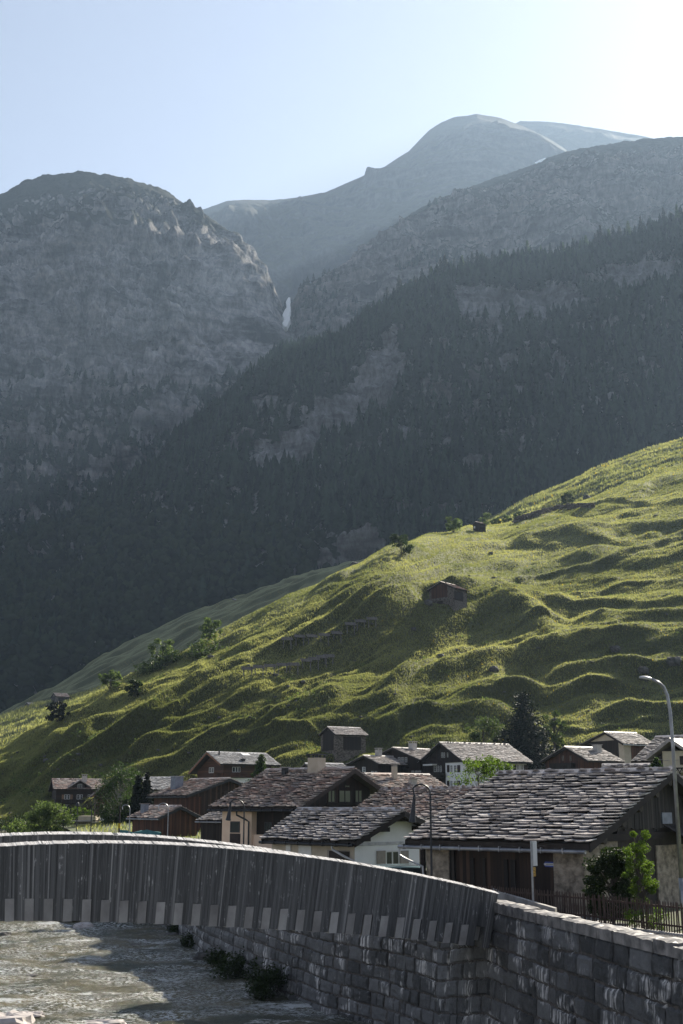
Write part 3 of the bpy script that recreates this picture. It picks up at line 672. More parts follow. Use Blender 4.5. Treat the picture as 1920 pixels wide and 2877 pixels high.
while s < s_b:
    L = rng.uniform(.9, 1.5); h0 = rng.uniform(-.04, .05)
    vs = []; nu, nv = 8, 5; sd = rng.random()*60
    for w in range(nv):
        for u in range(nu):
            ss = s+.012+(L-.024)*u/(nu-1); _, nn = wnrm(ss); q = w/(nv-1)
            e = (u in (0, nu-1)) or (w in (0, nv-1))
            p = wpos(ss)+nn*(.12-.72*q)+nn*(.05*noise2(np.array([ss*3+sd]), np.array([q*3.]))[0] if w == 0 else 0)
            z = wtop(ss)+h0+(-.035 if e else 0)+.035*noise2(np.array([ss*3.+sd]), np.array([q*4.+sd]))[0]
            vs.append((p[0], p[1], z))
    fs = [(i*nu+k, i*nu+k+1, (i+1)*nu+k+1, (i+1)*nu+k) for i in range(nv-1) for k in range(nu-1)]
    bd = list(range(nu))+[i*nu+nu-1 for i in range(1, nv)]+[(nv-1)*nu+k for k in range(nu-2, -1, -1)]+[i*nu for i in range(nv-2, 0, -1)]
    n0 = len(vs)
    for k in bd:
        p = np.array(vs[k]); p[2] = wtop(s)-.33; vs.append(p)
    m_ = len(bd); fs += [(bd[i], n0+i, n0+(i+1) % m_, bd[(i+1) % m_]) for i in range(m_)]
    cop.add(vs, fs); s += L
ss_ = np.arange(0, s_b+6, .8); vs = []
for s in ss_:
    _, nn = wnrm(s)
    for z in (wtop(s)-.22, wtop(s)-3, wtop(s)-NC*hgt-1.5): vs.append(wpt(s, z, -.015))
    for z, o in ((wtop(s)-NC*hgt-1.5, -.95), (wtop(s)-.22, -.95)): p = wpos(s)+nn*o; vs.append((p[0], p[1], z))
fs = [(5*i+k, 5*i+(k+1) % 5, 5*(i+1)+(k+1) % 5, 5*(i+1)+k) for i in range(len(ss_)-1) for k in range(5)]
mort.add(vs, fs)
def unit_parent(o, root):
    o.parent = root; o.location = tuple(-np.array(root.location)); return o
unit_parent(wall_mesh.build('wall_stones', M['wallstone']), wall)
unit_parent(cop.build('coping', M['coping']), wall)
unit_parent(mort.build('mortar', M['mortar']), wall)

# ------------------------------------------------------------------ stone bridge
# near face runs from beyond the left picture edge to the abutment on the wall
A0 = np.array([-960/F*38.3, 38.]); A1 = np.array([5.25, 44.3]); bdir = (A1-A0)/np.linalg.norm(A1-A0); bnor = np.array([-bdir[1], bdir[0]])
LB = np.linalg.norm(A1-A0)
def face_sz(px, py, off=0.0):
    p0 = np.array([*(A0+bnor*off), 0]); q = hit(px, py, p0, np.array([bnor[0], bnor[1], 0])); return np.dot(q[:2]-p0[:2], bdir), q[2]
top_px = [(-420,2425),(-200,2395),(0,2373),(120,2365),(245,2361),(400,2364),(540,2370),(680,2386),(867,2404),(1006,2422),(1140,2447),(1255,2472),(1376,2500)]
bot_px = [(-420,2620),(-200,2598),(0,2588),(180,2588),(367,2592),(500,2597),(640,2602),(745,2608),(867,2614),(990,2621),(1140,2633),(1260,2645),(1355,2656)]
tp = np.array([face_sz(*p) for p in top_px]); bp = np.array([face_sz(*p) for p in bot_px])
ct_ = np.polyfit(tp[:, 0], tp[:, 1], 4); cb_ = np.polyfit(bp[:, 0], bp[:, 1], 4)
zt = lambda s: float(np.polyval(ct_, s)); zb = lambda s: float(np.polyval(cb_, s))
def tang(s): return math.atan((zt(s+.2)-zt(s-.2))/.4)
S0, S1 = -6.0, LB+.25
WID = 4.6
M['cap_sunlit'] = mat_noise('cap_sunlit', (.5, .48, .46), (.66, .64, .62), (3, 3, 3), .35, var=.25, bs=.1)  # pale base colour paints in the sun on the parapet tops
def mat_plate():
    m, n, l, b = nt_new('plate'); v = attr(n)
    f = noise_n(n, l, coords(n, l, (16, 16, .8)), 1, 6, .7); f3 = noise_n(n, l, coords(n, l, (4, 4, 3)), 1, 4, .7)
    c = ramp(n, l, v, [(0, (.03, .031, .032)), (.5, (.09, .092, .092)), (.85, (.17, .17, .168)), (.97, (.26, .255, .25)), (1, (.42, .41, .39))])
    c = mixc(n, l, ramp(n, l, f, [(.45, (0, 0, 0)), (.75, (.7, .7, .7))]), c, (.17, .168, .165))
    w = math_n(n, l, 'MULTIPLY', ramp(n, l, f, [(.55, (0, 0, 0)), (.60, (1, 1, 1))]), ramp(n, l, f3, [(.55, (0, 0, 0)), (.66, (1, 1, 1))]))
    c = mixc(n, l, w, c, (.5, .49, .48))
    l.new(c, b.inputs['Base Color']); b.inputs['Roughness'].default_value = .5; bump(n, l, b, f, .5, .01)
    return m
M['plate'] = mat_plate()
bridge = empty('stone_bridge', (*(A0+bdir*8), -.1), 0, 'arched footbridge with parapets of upright grey stone plates over the river', 'bridge')
PITCH = None
def parapet(off, thick, name, blocks, rise=0):
    zt_o = zt; zt2 = lambda s: zt_o(s)+rise*(1-sstep(3, S1, s))
    mb = MB(); s = S0
    pitch, bw, bh = .605, .285, .64
    while s < S1:
        w = rng.uniform(.035, .06) if rng.random() < .8 else rng.uniform(.06, .085); sm = s+w/2; a = tang(sm)
        k = sm/pitch; inb = blocks and (k-math.floor(k)) < bw/pitch
        z1 = zt2(sm)+rng.normal()*.006; z0 = zb(sm)+rng.normal()*.004
        if inb: z0 = z0+bh+.005
        pr = rng.uniform(0, .022); sh = math.sin(a)
        def pt(ds, z, o):
            lean = -sh*(zt(sm)-z) if blocks or True else 0
            # plates stand square to the curve: lower ends swing towards the abutment side of the crown
            sx = sm+ds-lean; q = A0+bdir*sx+bnor*(off+o); return (q[0], q[1], z)
        v = min(1, max(0, rng.beta(2, 3.2) if rng.random() > .045 else rng.uniform(.93, 1)))
        q0 = [pt(-w/2+.002, z0, -pr), pt(w/2-.002, z0, -pr), pt(w/2-.002, z0, thick+pr), pt(-w/2+.002, z0, thick+pr)]
        q1 = [pt(-w/2+.002, z1-.07, -pr), pt(w/2-.002, z1-.07, -pr), pt(w/2-.002, z1, thick+pr), pt(-w/2+.002, z1, thick+pr)]
        mb.add(q0+q1, [(0, 3, 2, 1), (4, 5, 6, 7), (0, 1, 5, 4), (1, 2, 6, 5), (2, 3, 7, 6), (3, 0, 4, 7)], v)
        s += w
    unit_parent(mb.build(name, M['plate']), bridge)
    m = MB(); s = S0                                      # sawn tops of the plates as added strips, coloured pale for sun glare
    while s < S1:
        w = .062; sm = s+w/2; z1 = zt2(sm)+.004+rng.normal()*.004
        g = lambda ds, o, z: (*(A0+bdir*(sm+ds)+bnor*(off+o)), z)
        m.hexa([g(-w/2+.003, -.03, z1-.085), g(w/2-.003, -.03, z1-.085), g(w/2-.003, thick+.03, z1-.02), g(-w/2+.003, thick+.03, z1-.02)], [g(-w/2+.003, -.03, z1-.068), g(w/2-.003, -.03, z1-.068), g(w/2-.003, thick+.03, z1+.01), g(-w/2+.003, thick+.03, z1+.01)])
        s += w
    unit_parent(m.build('sunlit_capping', M['cap_sunlit']), bridge)
    if blocks:
        k0 = int(math.floor(S0/pitch))+1; k1 = int(S1/pitch)
        for k in range(k0, k1):
            sm = k*pitch+bw/2; z0 = zb(sm); vs = []; a = tang(sm)
            def pt(ds, z, o):
                sx = sm+ds+math.sin(a)*(zt(sm)-z); q = A0+bdir*sx+bnor*(off+o); return (q[0], q[1], z)
            m = MB(); m.hexa([pt(-bw/2+.006, z0-.015, -.03), pt(bw/2-.006, z0-.015, -.03), pt(bw/2-.006, z0-.015, .4), pt(-bw/2+.006, z0-.015, .4)],
                   [pt(-bw/2+.006, z0+bh, -.03), pt(bw/2-.006, z0+bh, -.03), pt(bw/2-.006, z0+bh, .4), pt(-bw/2+.006, z0+bh, .4)])
            unit_parent(m.build('concrete_block', M['concrete']), bridge)
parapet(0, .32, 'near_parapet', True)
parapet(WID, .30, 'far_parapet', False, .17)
mb = MB(); ss = np.linspace(S0, S1, 60)
vs = []
for s in ss:
    for o, dz_ in ((.34, .75), (WID-.02, .75), (WID-.02, .12), (.34, .12)):
        q = A0+bdir*s+bnor*o; vs.append((q[0], q[1], zb(s)+dz_))
mb.add(vs, [(4*i+k, 4*i+(k+1) % 4, 4*(i+1)+(k+1) % 4, 4*(i+1)+k) for i in range(len(ss)-1) for k in range(4)]+[(0, 1, 2, 3), (4*len(ss)-1, 4*len(ss)-2, 4*len(ss)-3, 4*len(ss)-4)])
unit_parent(mb.build('deck', M['concrete']), bridge)
# far parapet's low end running on beside the road behind the wall
pc = [(1380,2497),(1420,2512),(1485,2531),(1560,2553)]
mb = MB(); q = [P(x, y, d) for (x, y), d in zip(pc, (47.5, 46.5, 44.6, 42.5))]
for a, b_ in zip(q[:-1], q[1:]):
    mb.hexa([a+(0, 0, -.5), a+(.12, .33, -.5), b_+(.12, .33, -.5), b_+(0, 0, -.5)], [a, a+(.12, .33, 0), b_+(.12, .33, 0), b_])
tag(mb.build('low_wall', M['concrete']), 'low pale kerb wall sloping down from the bridge end behind the river wall', 'wall')
# strip of road and pavement between wall and fence
yy = np.linspace(14, 62, 40)
vs = []
for y in yy:
    w0 = wall_x(y)+.5
    vs += [(w0, y, -.27+.004), (w0+5.2-.055*(y-14)*1.0, y, -.27+.004)]
mb = MB(); mb.add(vs, [(2*i, 2*i+1, 2*i+3, 2*i+2) for i in range(len(yy)-1)])
tag(mb.build('road', mat_noise('cobble', (.05, .048, .045), (.16, .15, .145), (7, 7, 7), .8, bs=.9, bd=.04, detail=2)), kind='structure')

# ------------------------------------------------------------------ houses with stone-slab roofs
def slabs(mb, L, S, zf, e=.28, w=(.45, .95), t=.05, lift=.0, over=.06):
    """irregular stone slabs on a roof plane; zf(u, s) -> local point of the plane and zn its up direction"""
    nrow = int(S/e)+1
    for i in range(nrow):
        s0 = i*e-over+rng.normal()*.01; u = -rng.random()*w[0]-over
        bow = .03*math.sin(i*.7)
        while u < L+over:
            ww = rng.uniform(*w)*(1 if rng.random() > .2 else .6); u1 = min(u+ww, L+over+.04); u0 = max(u, -over)
            if u1-u0 > .12:
                s1 = min(s0+e*1.75, S+.02); tk = t*rng.uniform(.6, 1.5); j = lambda a=.04: rng.uniform(-a, a)*e/.28
                sf = s0+j(.05); g = .012
                out = [(u0+g, sf+.08+j()), (u0+.22*(u1-u0), sf-.02+j(.04)), (u0+.55*(u1-u0), sf-.05+j(.04)), (u0+.82*(u1-u0), sf-.01+j(.04)), (u1-g, sf+.09+j()), (u1-g, s1), (u0+g, s1)]
                til = rng.uniform(-.012, .012); r_ = rng.uniform(.9, 1.25)
                vs = []
                for a, s in out:
                    h = t*2.5*r_*(1-(s-sf)/(s1-sf+1e-6)*.85)+til*(a-u0)/(u1-u0)*2+lift; vs.append(zf(a, s, h))
                for a, s in out:
                    h = (t*2.5*r_-tk*.75)*(1-(s-sf)/(s1-sf+1e-6)*.95)+til*(a-u0)/(u1-u0)*2+lift-.006; vs.append(zf(a, s, h))
                k = len(out); mb.add(vs, [tuple(range(k))]+[(i_, i_+k, (i_+1) % k+k, (i_+1) % k) for i_ in range(5)]+[(6, 13, 7, 0)])
            u = u1
class House:
    def __init__(s, name, d, X, zE, a, L, W, rise, W2, dB, label, cat='house', group=None, base=None, og=.55, oe=.6, ra=0):
        s.a = R(a); s.L, s.W, s.rise, s.W2, s.dB = L, W, rise, W2, dB
        s.rd = np.array([math.cos(s.a), -math.sin(s.a), 0]); s.wd = np.array([math.sin(s.a), math.cos(s.a), 0])
        anc = np.array([X, d, 0.]); o = anc if a < 0 else anc-s.rd*L
        mid = o+s.rd*L/2+s.wd*W
        zb = base if base is not None else float(ground_z(mid[0], mid[1]))-.3
        s.o = np.array([o[0], o[1], zb]); s.h = zE-zb; s.og, s.oe = og, oe
        s.root = empty(name, s.o, -s.a, label, cat, group)
    def z(s, y):
        return s.h+s.rise*y/s.W if y <= s.W else s.h+s.rise-(s.rise+s.dB)*(y-s.W)/s.W2
    def roof(s, mt='slab_grey', e=.28, w=(.45, .95), t=.05, barge='barge', thick=.16, back=True, skew=(0, 0), chunk=True):
        L, W, W2, h, ri = s.L, s.W, s.W2, s.h, s.rise
        s0, s1 = skew
        n1 = np.array([0, -ri, W]); n1 = n1/np.linalg.norm(n1); n2 = np.array([0, ri+s.dB, W2]); n2 = n2/np.linalg.norm(n2)
        SL = math.hypot(W, ri); SB = math.hypot(W2, ri+s.dB)
        f1 = lambda u, q, hh: np.array([u+(s0*(1-u/L)+s1*u/L)*q/SL, q/SL*W, h+q/SL*ri])+n1*hh
        f2 = lambda u, q, hh: np.array([L-u, W+W2*(1-q/SB), h-s.dB+(ri+s.dB)*q/SB])+n2*hh
        m = MB(); y2 = W+W2; hb = h-s.dB
        prof = [(0, h), (W, h+ri), (y2, hb), (y2, hb-thick), (W, h+ri-thick), (0, h-thick)]
        vs = [(0+(s0 if i in (1, 4) else 0), y, z) for i, (y, z) in enumerate(prof)]+[(L+(s1 if i in (1, 4) else 0), y, z) for i, (y, z) in enumerate(prof)]
        m.add(vs, [(0, 1, 4, 5), (1, 2, 3, 4), (6, 11, 10, 7), (7, 10, 9, 8), (0, 6, 7, 1), (1, 7, 8, 2), (5, 4, 10, 11), (4, 3, 9, 10), (0, 5, 11, 6), (2, 8, 9, 3)], 0)
        m.build('roof_boards', M['under'], s.root)
        m = MB(); slabs(m, L, SL, f1, e, w, t)
        if back: slabs(m, L, SB, f2, e, w, t)
        u = -.06
        while u < L:                                   # ridge slabs
            ww = rng.uniform(*w)*1.1; p = [f1(min(x, L+.05), SL-.22, .06+t) for x in (u, u+ww)]+[f1(min(x, L+.05), SL+.08, .07+t*1.6) for x in (u+ww, u)]
            m.add(p+[q-np.array([0, 0, .05]) for q in p], [(0, 1, 2, 3), (0, 4, 5, 1), (1, 5, 6, 2), (2, 6, 7, 3), (3, 7, 4, 0)]); u += ww
        s.roofo = m.build('roof', M[mt], s.root)
        for x, sk, sg in ((0, s0, -1), (L, s1, 1)):
            m = MB()
            for (ya, za), (yb, zb_) in (((0, h), (W, h+ri)), ((y2, hb), (W, h+ri))):
                xa = x; xb = x+sk
                o_ = .05*sg; i_ = -.02*sg
                m.hexa([(xa+i_, ya, za-thick-.06), (xa+o_, ya, za-thick-.06), (xa+o_, ya, za+.02), (xa+i_, ya, za+.02)], [(xb+i_, yb, zb_-thick-.06), (xb+o_, yb, zb_-thick-.06), (xb+o_, yb, zb_+.02), (xb+i_, yb, zb_+.02)])
            m.build('bargeboard', M[barge], s.root)
        s.f1, s.f2, s.SL, s.n1 = f1, f2, SL, n1
        return s
    def wallbox(s, name, mt, u0=None, u1=None, y0=None, y1=None, z0=0, z1=None, proud=0):
        "wall block between heights; z1 None = up to the roof, with gables"
        og, oe = s.og, s.oe; u0 = og if u0 is None else u0; u1 = s.L-og if u1 is None else u1
        y0 = oe if y0 is None else y0; y1 = s.W+s.W2-oe if y1 is None else y1
        u0 -= proud; u1 += proud; y0 -= proud; y1 += proud
        m = MB()
        if z1 is None:
            ys = [y0]+([s.W] if y0 < s.W < y1 else [])+[y1]; prof = [(y, s.z(y)-.17) for y in ys]
            poly = [(y0, z0)]+prof+[(y1, z0)]; n_ = len(poly)
            m.add([(u0, y, z) for y, z in poly]+[(u1, y, z) for y, z in poly],
                [tuple(range(n_)), tuple(range(n_, 2*n_))[::-1]]+[(i, (i+1) % n_+0, (i+1) % n_+n_, i+n_)[::-1] for i in range(n_)])
        else: m.box(u0, u1, y0, y1, z0, z1)
        return m.build(name, M[mt], s.root)
    # --- faces: 'F' front eave wall, 'L'/'R' gables, 'S' front roof slope
    def frame(s, face, off=0):
        if face == 'F': p = np.array([0, s.oe-off, 0]); nn = np.array([0, -1., 0]); uu = np.array([1., 0, 0])
        elif face == 'R': p = np.array([s.L-s.og+off, 0, 0]); nn = np.array([1., 0, 0]); uu = np.array([0, 1., 0])
        elif face == 'L': p = np.array([s.og-off, 0, 0]); nn = np.array([-1., 0, 0]); uu = np.array([0, -1., 0])
        return p, nn, uu
    def loc(s, w): q = np.array(w)-s.o; return np.array([np.dot(q, s.rd), np.dot(q, s.wd), q[2]])
    def wvec(s, v): return s.rd*v[0]+s.wd*v[1]+np.array([0, 0, v[2]])
    def on(s, face, px, py, off=0):
        "local point of a face under a picture position"
        if face == 'S': p = np.array([0, 0, s.h]); nn = s.n1
        else: p, nn, _ = s.frame(face, off)
        return s.loc(hit(px, py, s.o+s.wvec(p), s.wvec(nn)))
    def panel(s, face, x0, y0, x1, y1, off=0.0):
        a = s.on(face, x0, y0, off); b = s.on(face, x1, y1, off); p, nn, uu = s.frame(face, off)
        ua, ub = np.dot(a, uu), np.dot(b, uu)
        return p, nn, uu, min(ua, ub), max(ua, ub), min(a[2], b[2]), max(a[2], b[2])
    def slab_on(s, name, mt, face, rect, d0, d1, off=0, local=None, parent=None):
        "box standing proud of a wall between distances d0..d1; rect in picture px or local u0,u1,z0,z1"
        if local: p, nn, uu = s.frame(face, off); u0, u1, z0, z1 = local
        else: p, nn, uu, u0, u1, z0, z1 = s.panel(face, *rect, off)
        k = np.array([0, 0, 1.]); base = p-uu*np.dot(p, uu)
        q = lambda u, z, d: base+uu*u+k*z+nn*d
        m = MB(); m.hexa([q(u0, z0, d0), q(u1, z0, d0), q(u1, z1, d0), q(u0, z1, d0)], [q(u0, z0, d1), q(u1, z0, d1), q(u1, z1, d1), q(u0, z1, d1)])
        return m.build(name, M[mt], parent or s.root)
    def window(s, face, rect=None, local=None, fr='white_paint', shut=None, mull=1, bars=1, off=0, sill=None, ins=0, shw=.42, label=None, gl='glass'):
        if local: p, nn, uu = s.frame(face, off); u0, u1, z0, z1 = local
        else: p, nn, uu, u0, u1, z0, z1 = s.panel(face, *rect, off)
        k = np.array([0, 0, 1.]); base = p-uu*np.dot(p, uu); q = lambda u, z, d: base+uu*u+k*z+nn*d
        m = MB(); fw = min(.07, (u1-u0)*.12)
        def bx(a, b, c, d_, e0, e1): m.hexa([q(a, c, e0), q(b, c, e0), q(b, d_, e0), q(a, d_, e0)], [q(a, c, e1), q(b, c, e1), q(b, d_, e1), q(a, d_, e1)])
        bx(u0, u0+fw, z0, z1, -.05, .035); bx(u1-fw, u1, z0, z1, -.05, .035); bx(u0+fw, u1-fw, z0, z0+fw, -.05, .035); bx(u0+fw, u1-fw, z1-fw, z1, -.05, .035)
        for i in range(mull): c = u0+(u1-u0)*(i+1)/(mull+1); bx(c-fw*.6, c+fw*.6, z0+fw, z1-fw, -.03, .03)
        for i in range(bars): c = z0+(z1-z0)*(i+1)/(bars+1); bx(u0+fw, u1-fw, c-.02, c+.02, -.03, .022)
        w = m.build('window', M[fr], s.root)
        m = MB(); m.hexa([q(u0+.01, z0+.01, -.04), q(u1-.01, z0+.01, -.04), q(u1-.01, z1-.01, -.04), q(u0+.01, z1-.01, -.04)], [q(u0+.01, z0+.01, .006), q(u1-.01, z0+.01, .006), q(u1-.01, z1-.01, .006), q(u0+.01, z1-.01, .006)])
        m.build('pane', M[gl], w)
        if shut:
            for a, b in ((u0-shw-.02, u0-.02), (u1+.02, u1+shw+.02)):
                m = MB(); m.hexa([q(a, z0-.03, .0), q(b, z0-.03, .0), q(b, z1+.03, .0), q(a, z1+.03, .0)], [q(a, z0-.03, .05), q(b, z0-.03, .05), q(b, z1+.03, .05), q(a, z1+.03, .05)]); m.build('shutter', M[shut], w)
        if sill:
            m = MB(); m.hexa([q(u0-.08, z0-.08, 0), q(u1+.08, z0-.08, 0), q(u1+.08, z0, 0), q(u0-.08, z0, 0)], [q(u0-.08, z0-.08, .1), q(u1+.08, z0-.08, .1), q(u1+.08, z0, .1), q(u0-.08, z0, .1)]); m.build('sill', M[sill], w)
        return w
    def chimney(s, px, py, w, h, mt='concrete_pale', cap='slab_grey', dep=None, open_=True, rim=None, deep=.9):
        p = s.on('S', px, py); x, y, z = p; dep = dep or w; m = MB()
        m.box(x-w/2, x+w/2, y-dep/2, y+dep/2, z-deep, z+h); c = m.build('chimney', M[mt], s.root)
        m = MB(); t_ = .2 if open_ else 0
        if open_:
            for a in (-1, 0, 1):
                for b in (-1, 1):
                    xx = x+a*(w/2-.06); yy = y+b*(dep/2-.06); m.box(xx-.05, xx+.05, yy-.05, yy+.05, z+h, z+h+t_)
        m.box(x-w/2-.1, x+w/2+.1, y-dep/2-.1, y+dep/2+.1, z+h+t_, z+h+t_+.07); m.build('cap', M[cap], c)
        if rim: m = MB(); m.box(x-w/2-.06, x+w/2+.06, y-dep/2-.06, y+dep/2+.06, z-.3, z+rim); m.build('flashing', M['metal_dark'], c)
        return c
    def gutter(s, u0=None, u1=None, mt='metal_grey', r=.07, drop=.13, out=.09):
        u0 = -.1 if u0 is None else u0; u1 = s.L+.05 if u1 is None else u1
        m = MB(); m.tube([(u0, -out, s.h-drop), ((u0+u1)/2, -out, s.h-drop), (u1, -out, s.h-drop)], r, 10)
        k = u0+.3
        while k < u1: m.box(k-.02, k+.02, -out-r-.015, -out+r+.03, s.h-drop-r-.012, s.h-drop+r+.05); k += .95
        return m.build('gutter', M[mt], s.root)
    def pipe(s, pts, mt='metal_grey', r=.045):
        m = MB(); m.tube(pts, r, 8); return m.build('downpipe', M[mt], s.root)
    def boards(s, name, mt, face, rect, n=8, off=0, rails=True):
        "balcony front"
        p, nn, uu, u0, u1, z0, z1 = s.panel(face, *rect, off); k = np.array([0, 0, 1.]); base = p-uu*np.dot(p, uu)
        q = lambda u, z, d: base+uu*u+k*z+nn*d; m = MB()
        def bx(a, b, c, d_, e0, e1): m.hexa([q(a, c, e0), q(b, c, e0), q(b, d_, e0), q(a, d_, e0)], [q(a, c, e1), q(b, c, e1), q(b, d_, e1), q(a, d_, e1)])
        bx(u0, u1, z0, z0+.1, -off, .08); bx(u0, u1, z1-.08, z1, 0, .1)
        st = (u1-u0)/n
        for i in range(n): bx(u0+st*i+.01, u0+st*(i+.86), z0+.1, z1-.08, .02, .06)
        return m.build(name, M[mt], s.root)

# --- front barn with the big slab roof
h8 = House('barn', 46, 9.08, 2.26, 41.8, 8.61, 6.92, 2.75, 6.92, 0, 'large old barn with huge heavy stone slab roof right behind the picket fence', 'barn', base=-.4, og=.62, oe=.55)
h8.roof('slab_grey', .31, (.4, 1.05), .07, 'beam', .22)
yw = .55
u_l, u_r = h8.og, h8.L-h8.og
h8.wallbox('back_wall', 'wood_black', y0=3.2)
m = MB(); m.box(u_l, h8.on('F', 1262, 2450)[0], .55, 3.2, 0, h8.z(.55)-.18); m.build('corner_wall', M['rubble'], h8.root)
ux = h8.on('F', 1556, 2440)[0]
m = MB(); m.box(ux, u_r, .55, 3.2, 0, h8.z(.55)-.18); m.build('corner_wall', M['rubble'], h8.root)
h8.slab_on('corner_post', 'beam', 'F', (1182, 2385, 1194, 2500), -.1, .03)
ua = h8.on('F', 1262, 2450)[0]
m = MB(); m.box(ua, ua+.22, .62, 3.2, 0, h8.z(.55)-.2); m.build('door_post', M['wood_grey'], h8.root)
m = MB(); m.box(ua+.22, ux, .72, 3.2, 0, h8.z(.55)-.2); m.build('plank_wall', M['wood_aged'], h8.root)
for px_, w_ in ((1318, .16), (1352, .12), (1412, .17), (1430, .22)):
    h8.slab_on('worn_board', 'wood_grey', 'F', None, -.2, -.11, local=(h8.on('F', px_, 2440)[0], h8.on('F', px_, 2440)[0]+w_, 0, 2.0))
# gable: boarding over rubble, purlin ends
uu0, uu1 = h8.oe, h8.W+h8.W2-h8.oe
m = MB(); ys = np.linspace(.9, 13.2, 62); zb0 = h8.on('R', 1820, 2330)[2]
for ya, yb in zip(ys[:-1], ys[1:]):
    zt_ = min(h8.z(ya), h8.z(yb))-.35
    if zt_ > zb0+.1: m.box(u_r-.02, u_r+.05+rng.uniform(0, .02), ya+.008, yb-.008, zb0+rng.normal()*.03, zt_)
m.build('gable_boards', M['wood_grey'], h8.root)
m = MB(); m.box(u_r-.3, u_r+.10, .5, 13.3, h8.on('R', 1820, 2352)[2]-.1, h8.on('R', 1820, 2340)[2]); m.build('tie_beam', M['beam'], h8.root)
m = MB(); yg = h8.on('R', 1845, 2450)[1]; m.box(u_r-.25, u_r+.06, yg, 12.6, 0, h8.on('R', 1880, 2374)[2]); m.build('gable_wall', M['rubble'], h8.root)
m = MB(); m.box(u_r-.25, u_r+.03, .56, 3.0, 0, h8.on('R', 1700, 2378)[2]); m.build('gable_wall', M['rubble'], h8.root)
for yy_ in (1.4, 2.9, 4.3, 5.75, 6.92, 9.0, 11.2):
    m = MB(); zc = h8.z(yy_)-.42; m.tube([(u_r-.5, yy_, zc), (h8.L-.12, yy_, zc)], .17, 9); m.build('purlin_end', M['bark'], h8.root)
m = MB(); yv = h8.on('R', 1880, 2318)[1]; zv = h8.on('R', 1880, 2318)[2]
m.add([(u_r+.05, yv-.5, zv), (u_r+.05, yv+3.5, zv), (u_r+1.1, yv+3.5, zv-.55), (u_r+1.1, yv-.5, zv-.55)]+[(u_r+.05, yv-.5, zv-.08), (u_r+.05, yv+3.5, zv-.08), (u_r+1.1, yv+3.5, zv-.63), (u_r+1.1, yv-.5, zv-.63)], [(0, 1, 2, 3), (7, 6, 5, 4), (0, 3, 7, 4), (1, 5, 6, 2), (2, 6, 7, 3)])
m.build('lean_to_roof', M['wood_grey'], h8.root)
m = MB(); m.box(u_r+.05, u_r+.12, yv-.75, yv+.1, zv+.05, zv+.5); m.build('grey_board', M['zinc_blue'], h8.root)
h8.gutter(-.35, h8.L-.12, 'metal_grey', .075, .27, .06)
h8.pipe([(-.3, -.06, h8.h-.3), (-.3, -.06, h8.h-.6), (-.1, .1, h8.h-.75), (.5, .46, h8.h-1.05), (.56, .48, .1)], 'metal_pale')
sp = h8.on('F', 1560, 2430)
# --- arrow sign on the barn
p = [h8.on('F', x, y, .12) for x, y in ((1527, 2429), (1556, 2423))]
u0, u1 = h8.on('F', 1527, 2429, -.1)[0], h8.on('F', 1556, 2429, -.1)[0]; zc = h8.on('F', 1540, 2429, -.1)[2]
def warr(u, z, d): return h8.o+h8.wvec(np.array([u, .70-d, z]))
arrow = empty('arrow_sign', warr((u0+u1)/2, zc, 0), -h8.a, 'small blue and white arrow sign pointing left on the dark barn planks', 'sign')
hw = (u1-u0)/2; m = MB(); m.prism([(-hw+.07, -.095), (hw, -.095), (hw, .095), (-hw+.07, .095), (-hw, 0)], 0, .02)
o = m.build('board', mat_noise('sign_blue', (.015, .05, .32), (.02, .06, .36), (3, 3, 3), .4, bs=0), arrow); o.rotation_euler = (math.pi/2, 0, 0)
m = MB(); m.prism([(-hw+.05, -.042), (hw-.006, -.042), (hw-.006, .042), (-hw+.05, .042), (-hw+.012, 0)], .021, .026)
o = m.build('white_band', M['white_paint'], arrow); o.rotation_euler = (math.pi/2, 0, 0)
m = MB(); x_ = -hw+.11
while x_ < hw-.04: w_ = rng.uniform(.008, .02); m.box(x_, x_+w_, -.012-.006*(rng.random() < .2), .012+.006*(rng.random() < .3), .0265, .028); x_ += w_+.006
o = m.build('lettering', M['metal_dark'], arrow); o.rotation_euler = (math.pi/2, 0, 0)

# --- white house
h6 = House('white_house', 62, .64, 1.88, 46.7, 7.18, 3.06, 1.47, 2.64, -.75, 'low white house with slab roof and beige shutters behind the right half of the bridge', 'house', base=-.9, og=.5, oe=.5)
h6.roof('slab_grey', .26, (.35, .9), .07, 'beam', .2, skew=(-.5, .5))
h6.wallbox('gable_wall', 'plaster_white', u0=3.0)
h6.wallbox('front_wall', 'plaster_beige', u0=.3, u1=h6.L-h6.og-.02, y1=h6.W-.1, z1=h6.h-.12, proud=.012)
h6.gutter(-.1, h6.L-.05, 'metal_dark', .08, .16, .06)
uw = h6.L-h6.og
h6.pipe([(uw-1.1, -.05, h6.h-.2), (uw-1.1, .0, h6.h-.4), (uw-.4, .25, h6.h-.75), (uw+.1, .42, h6.h-.95), (uw+.1, .42, .2)], 'metal_pale', .06)
h6.slab_on('panel', 'white_paint', 'F', (841, 2376, 876, 2420), .0, .05)
h6.slab_on('pillar', 'white_paint', 'F', (806, 2370, 819, 2410), .0, .07)
h6.slab_on('shutter', 'shutter_beige', 'F', (921, 2388, 984, 2440), .0, .04)
h6.slab_on('dark_opening', 'shutter_dark', 'F', (927, 2391, 984, 2440), .02, .055)
w = h6.window('R', (1083, 2391, 1122, 2450), fr='white_paint', mull=1, bars=0, sill=None)
h6.slab_on('shutter', 'shutter_beige', 'R', (1058, 2391, 1082, 2450), .0, .07)
h6.slab_on('shutter', 'shutter_beige', 'R', (1123, 2391, 1147, 2450), .0, .07)
h6.slab_on('cornice_line', 'metal_grey', 'R', (985, 2369, 1230, 2370.5), .0, .02)
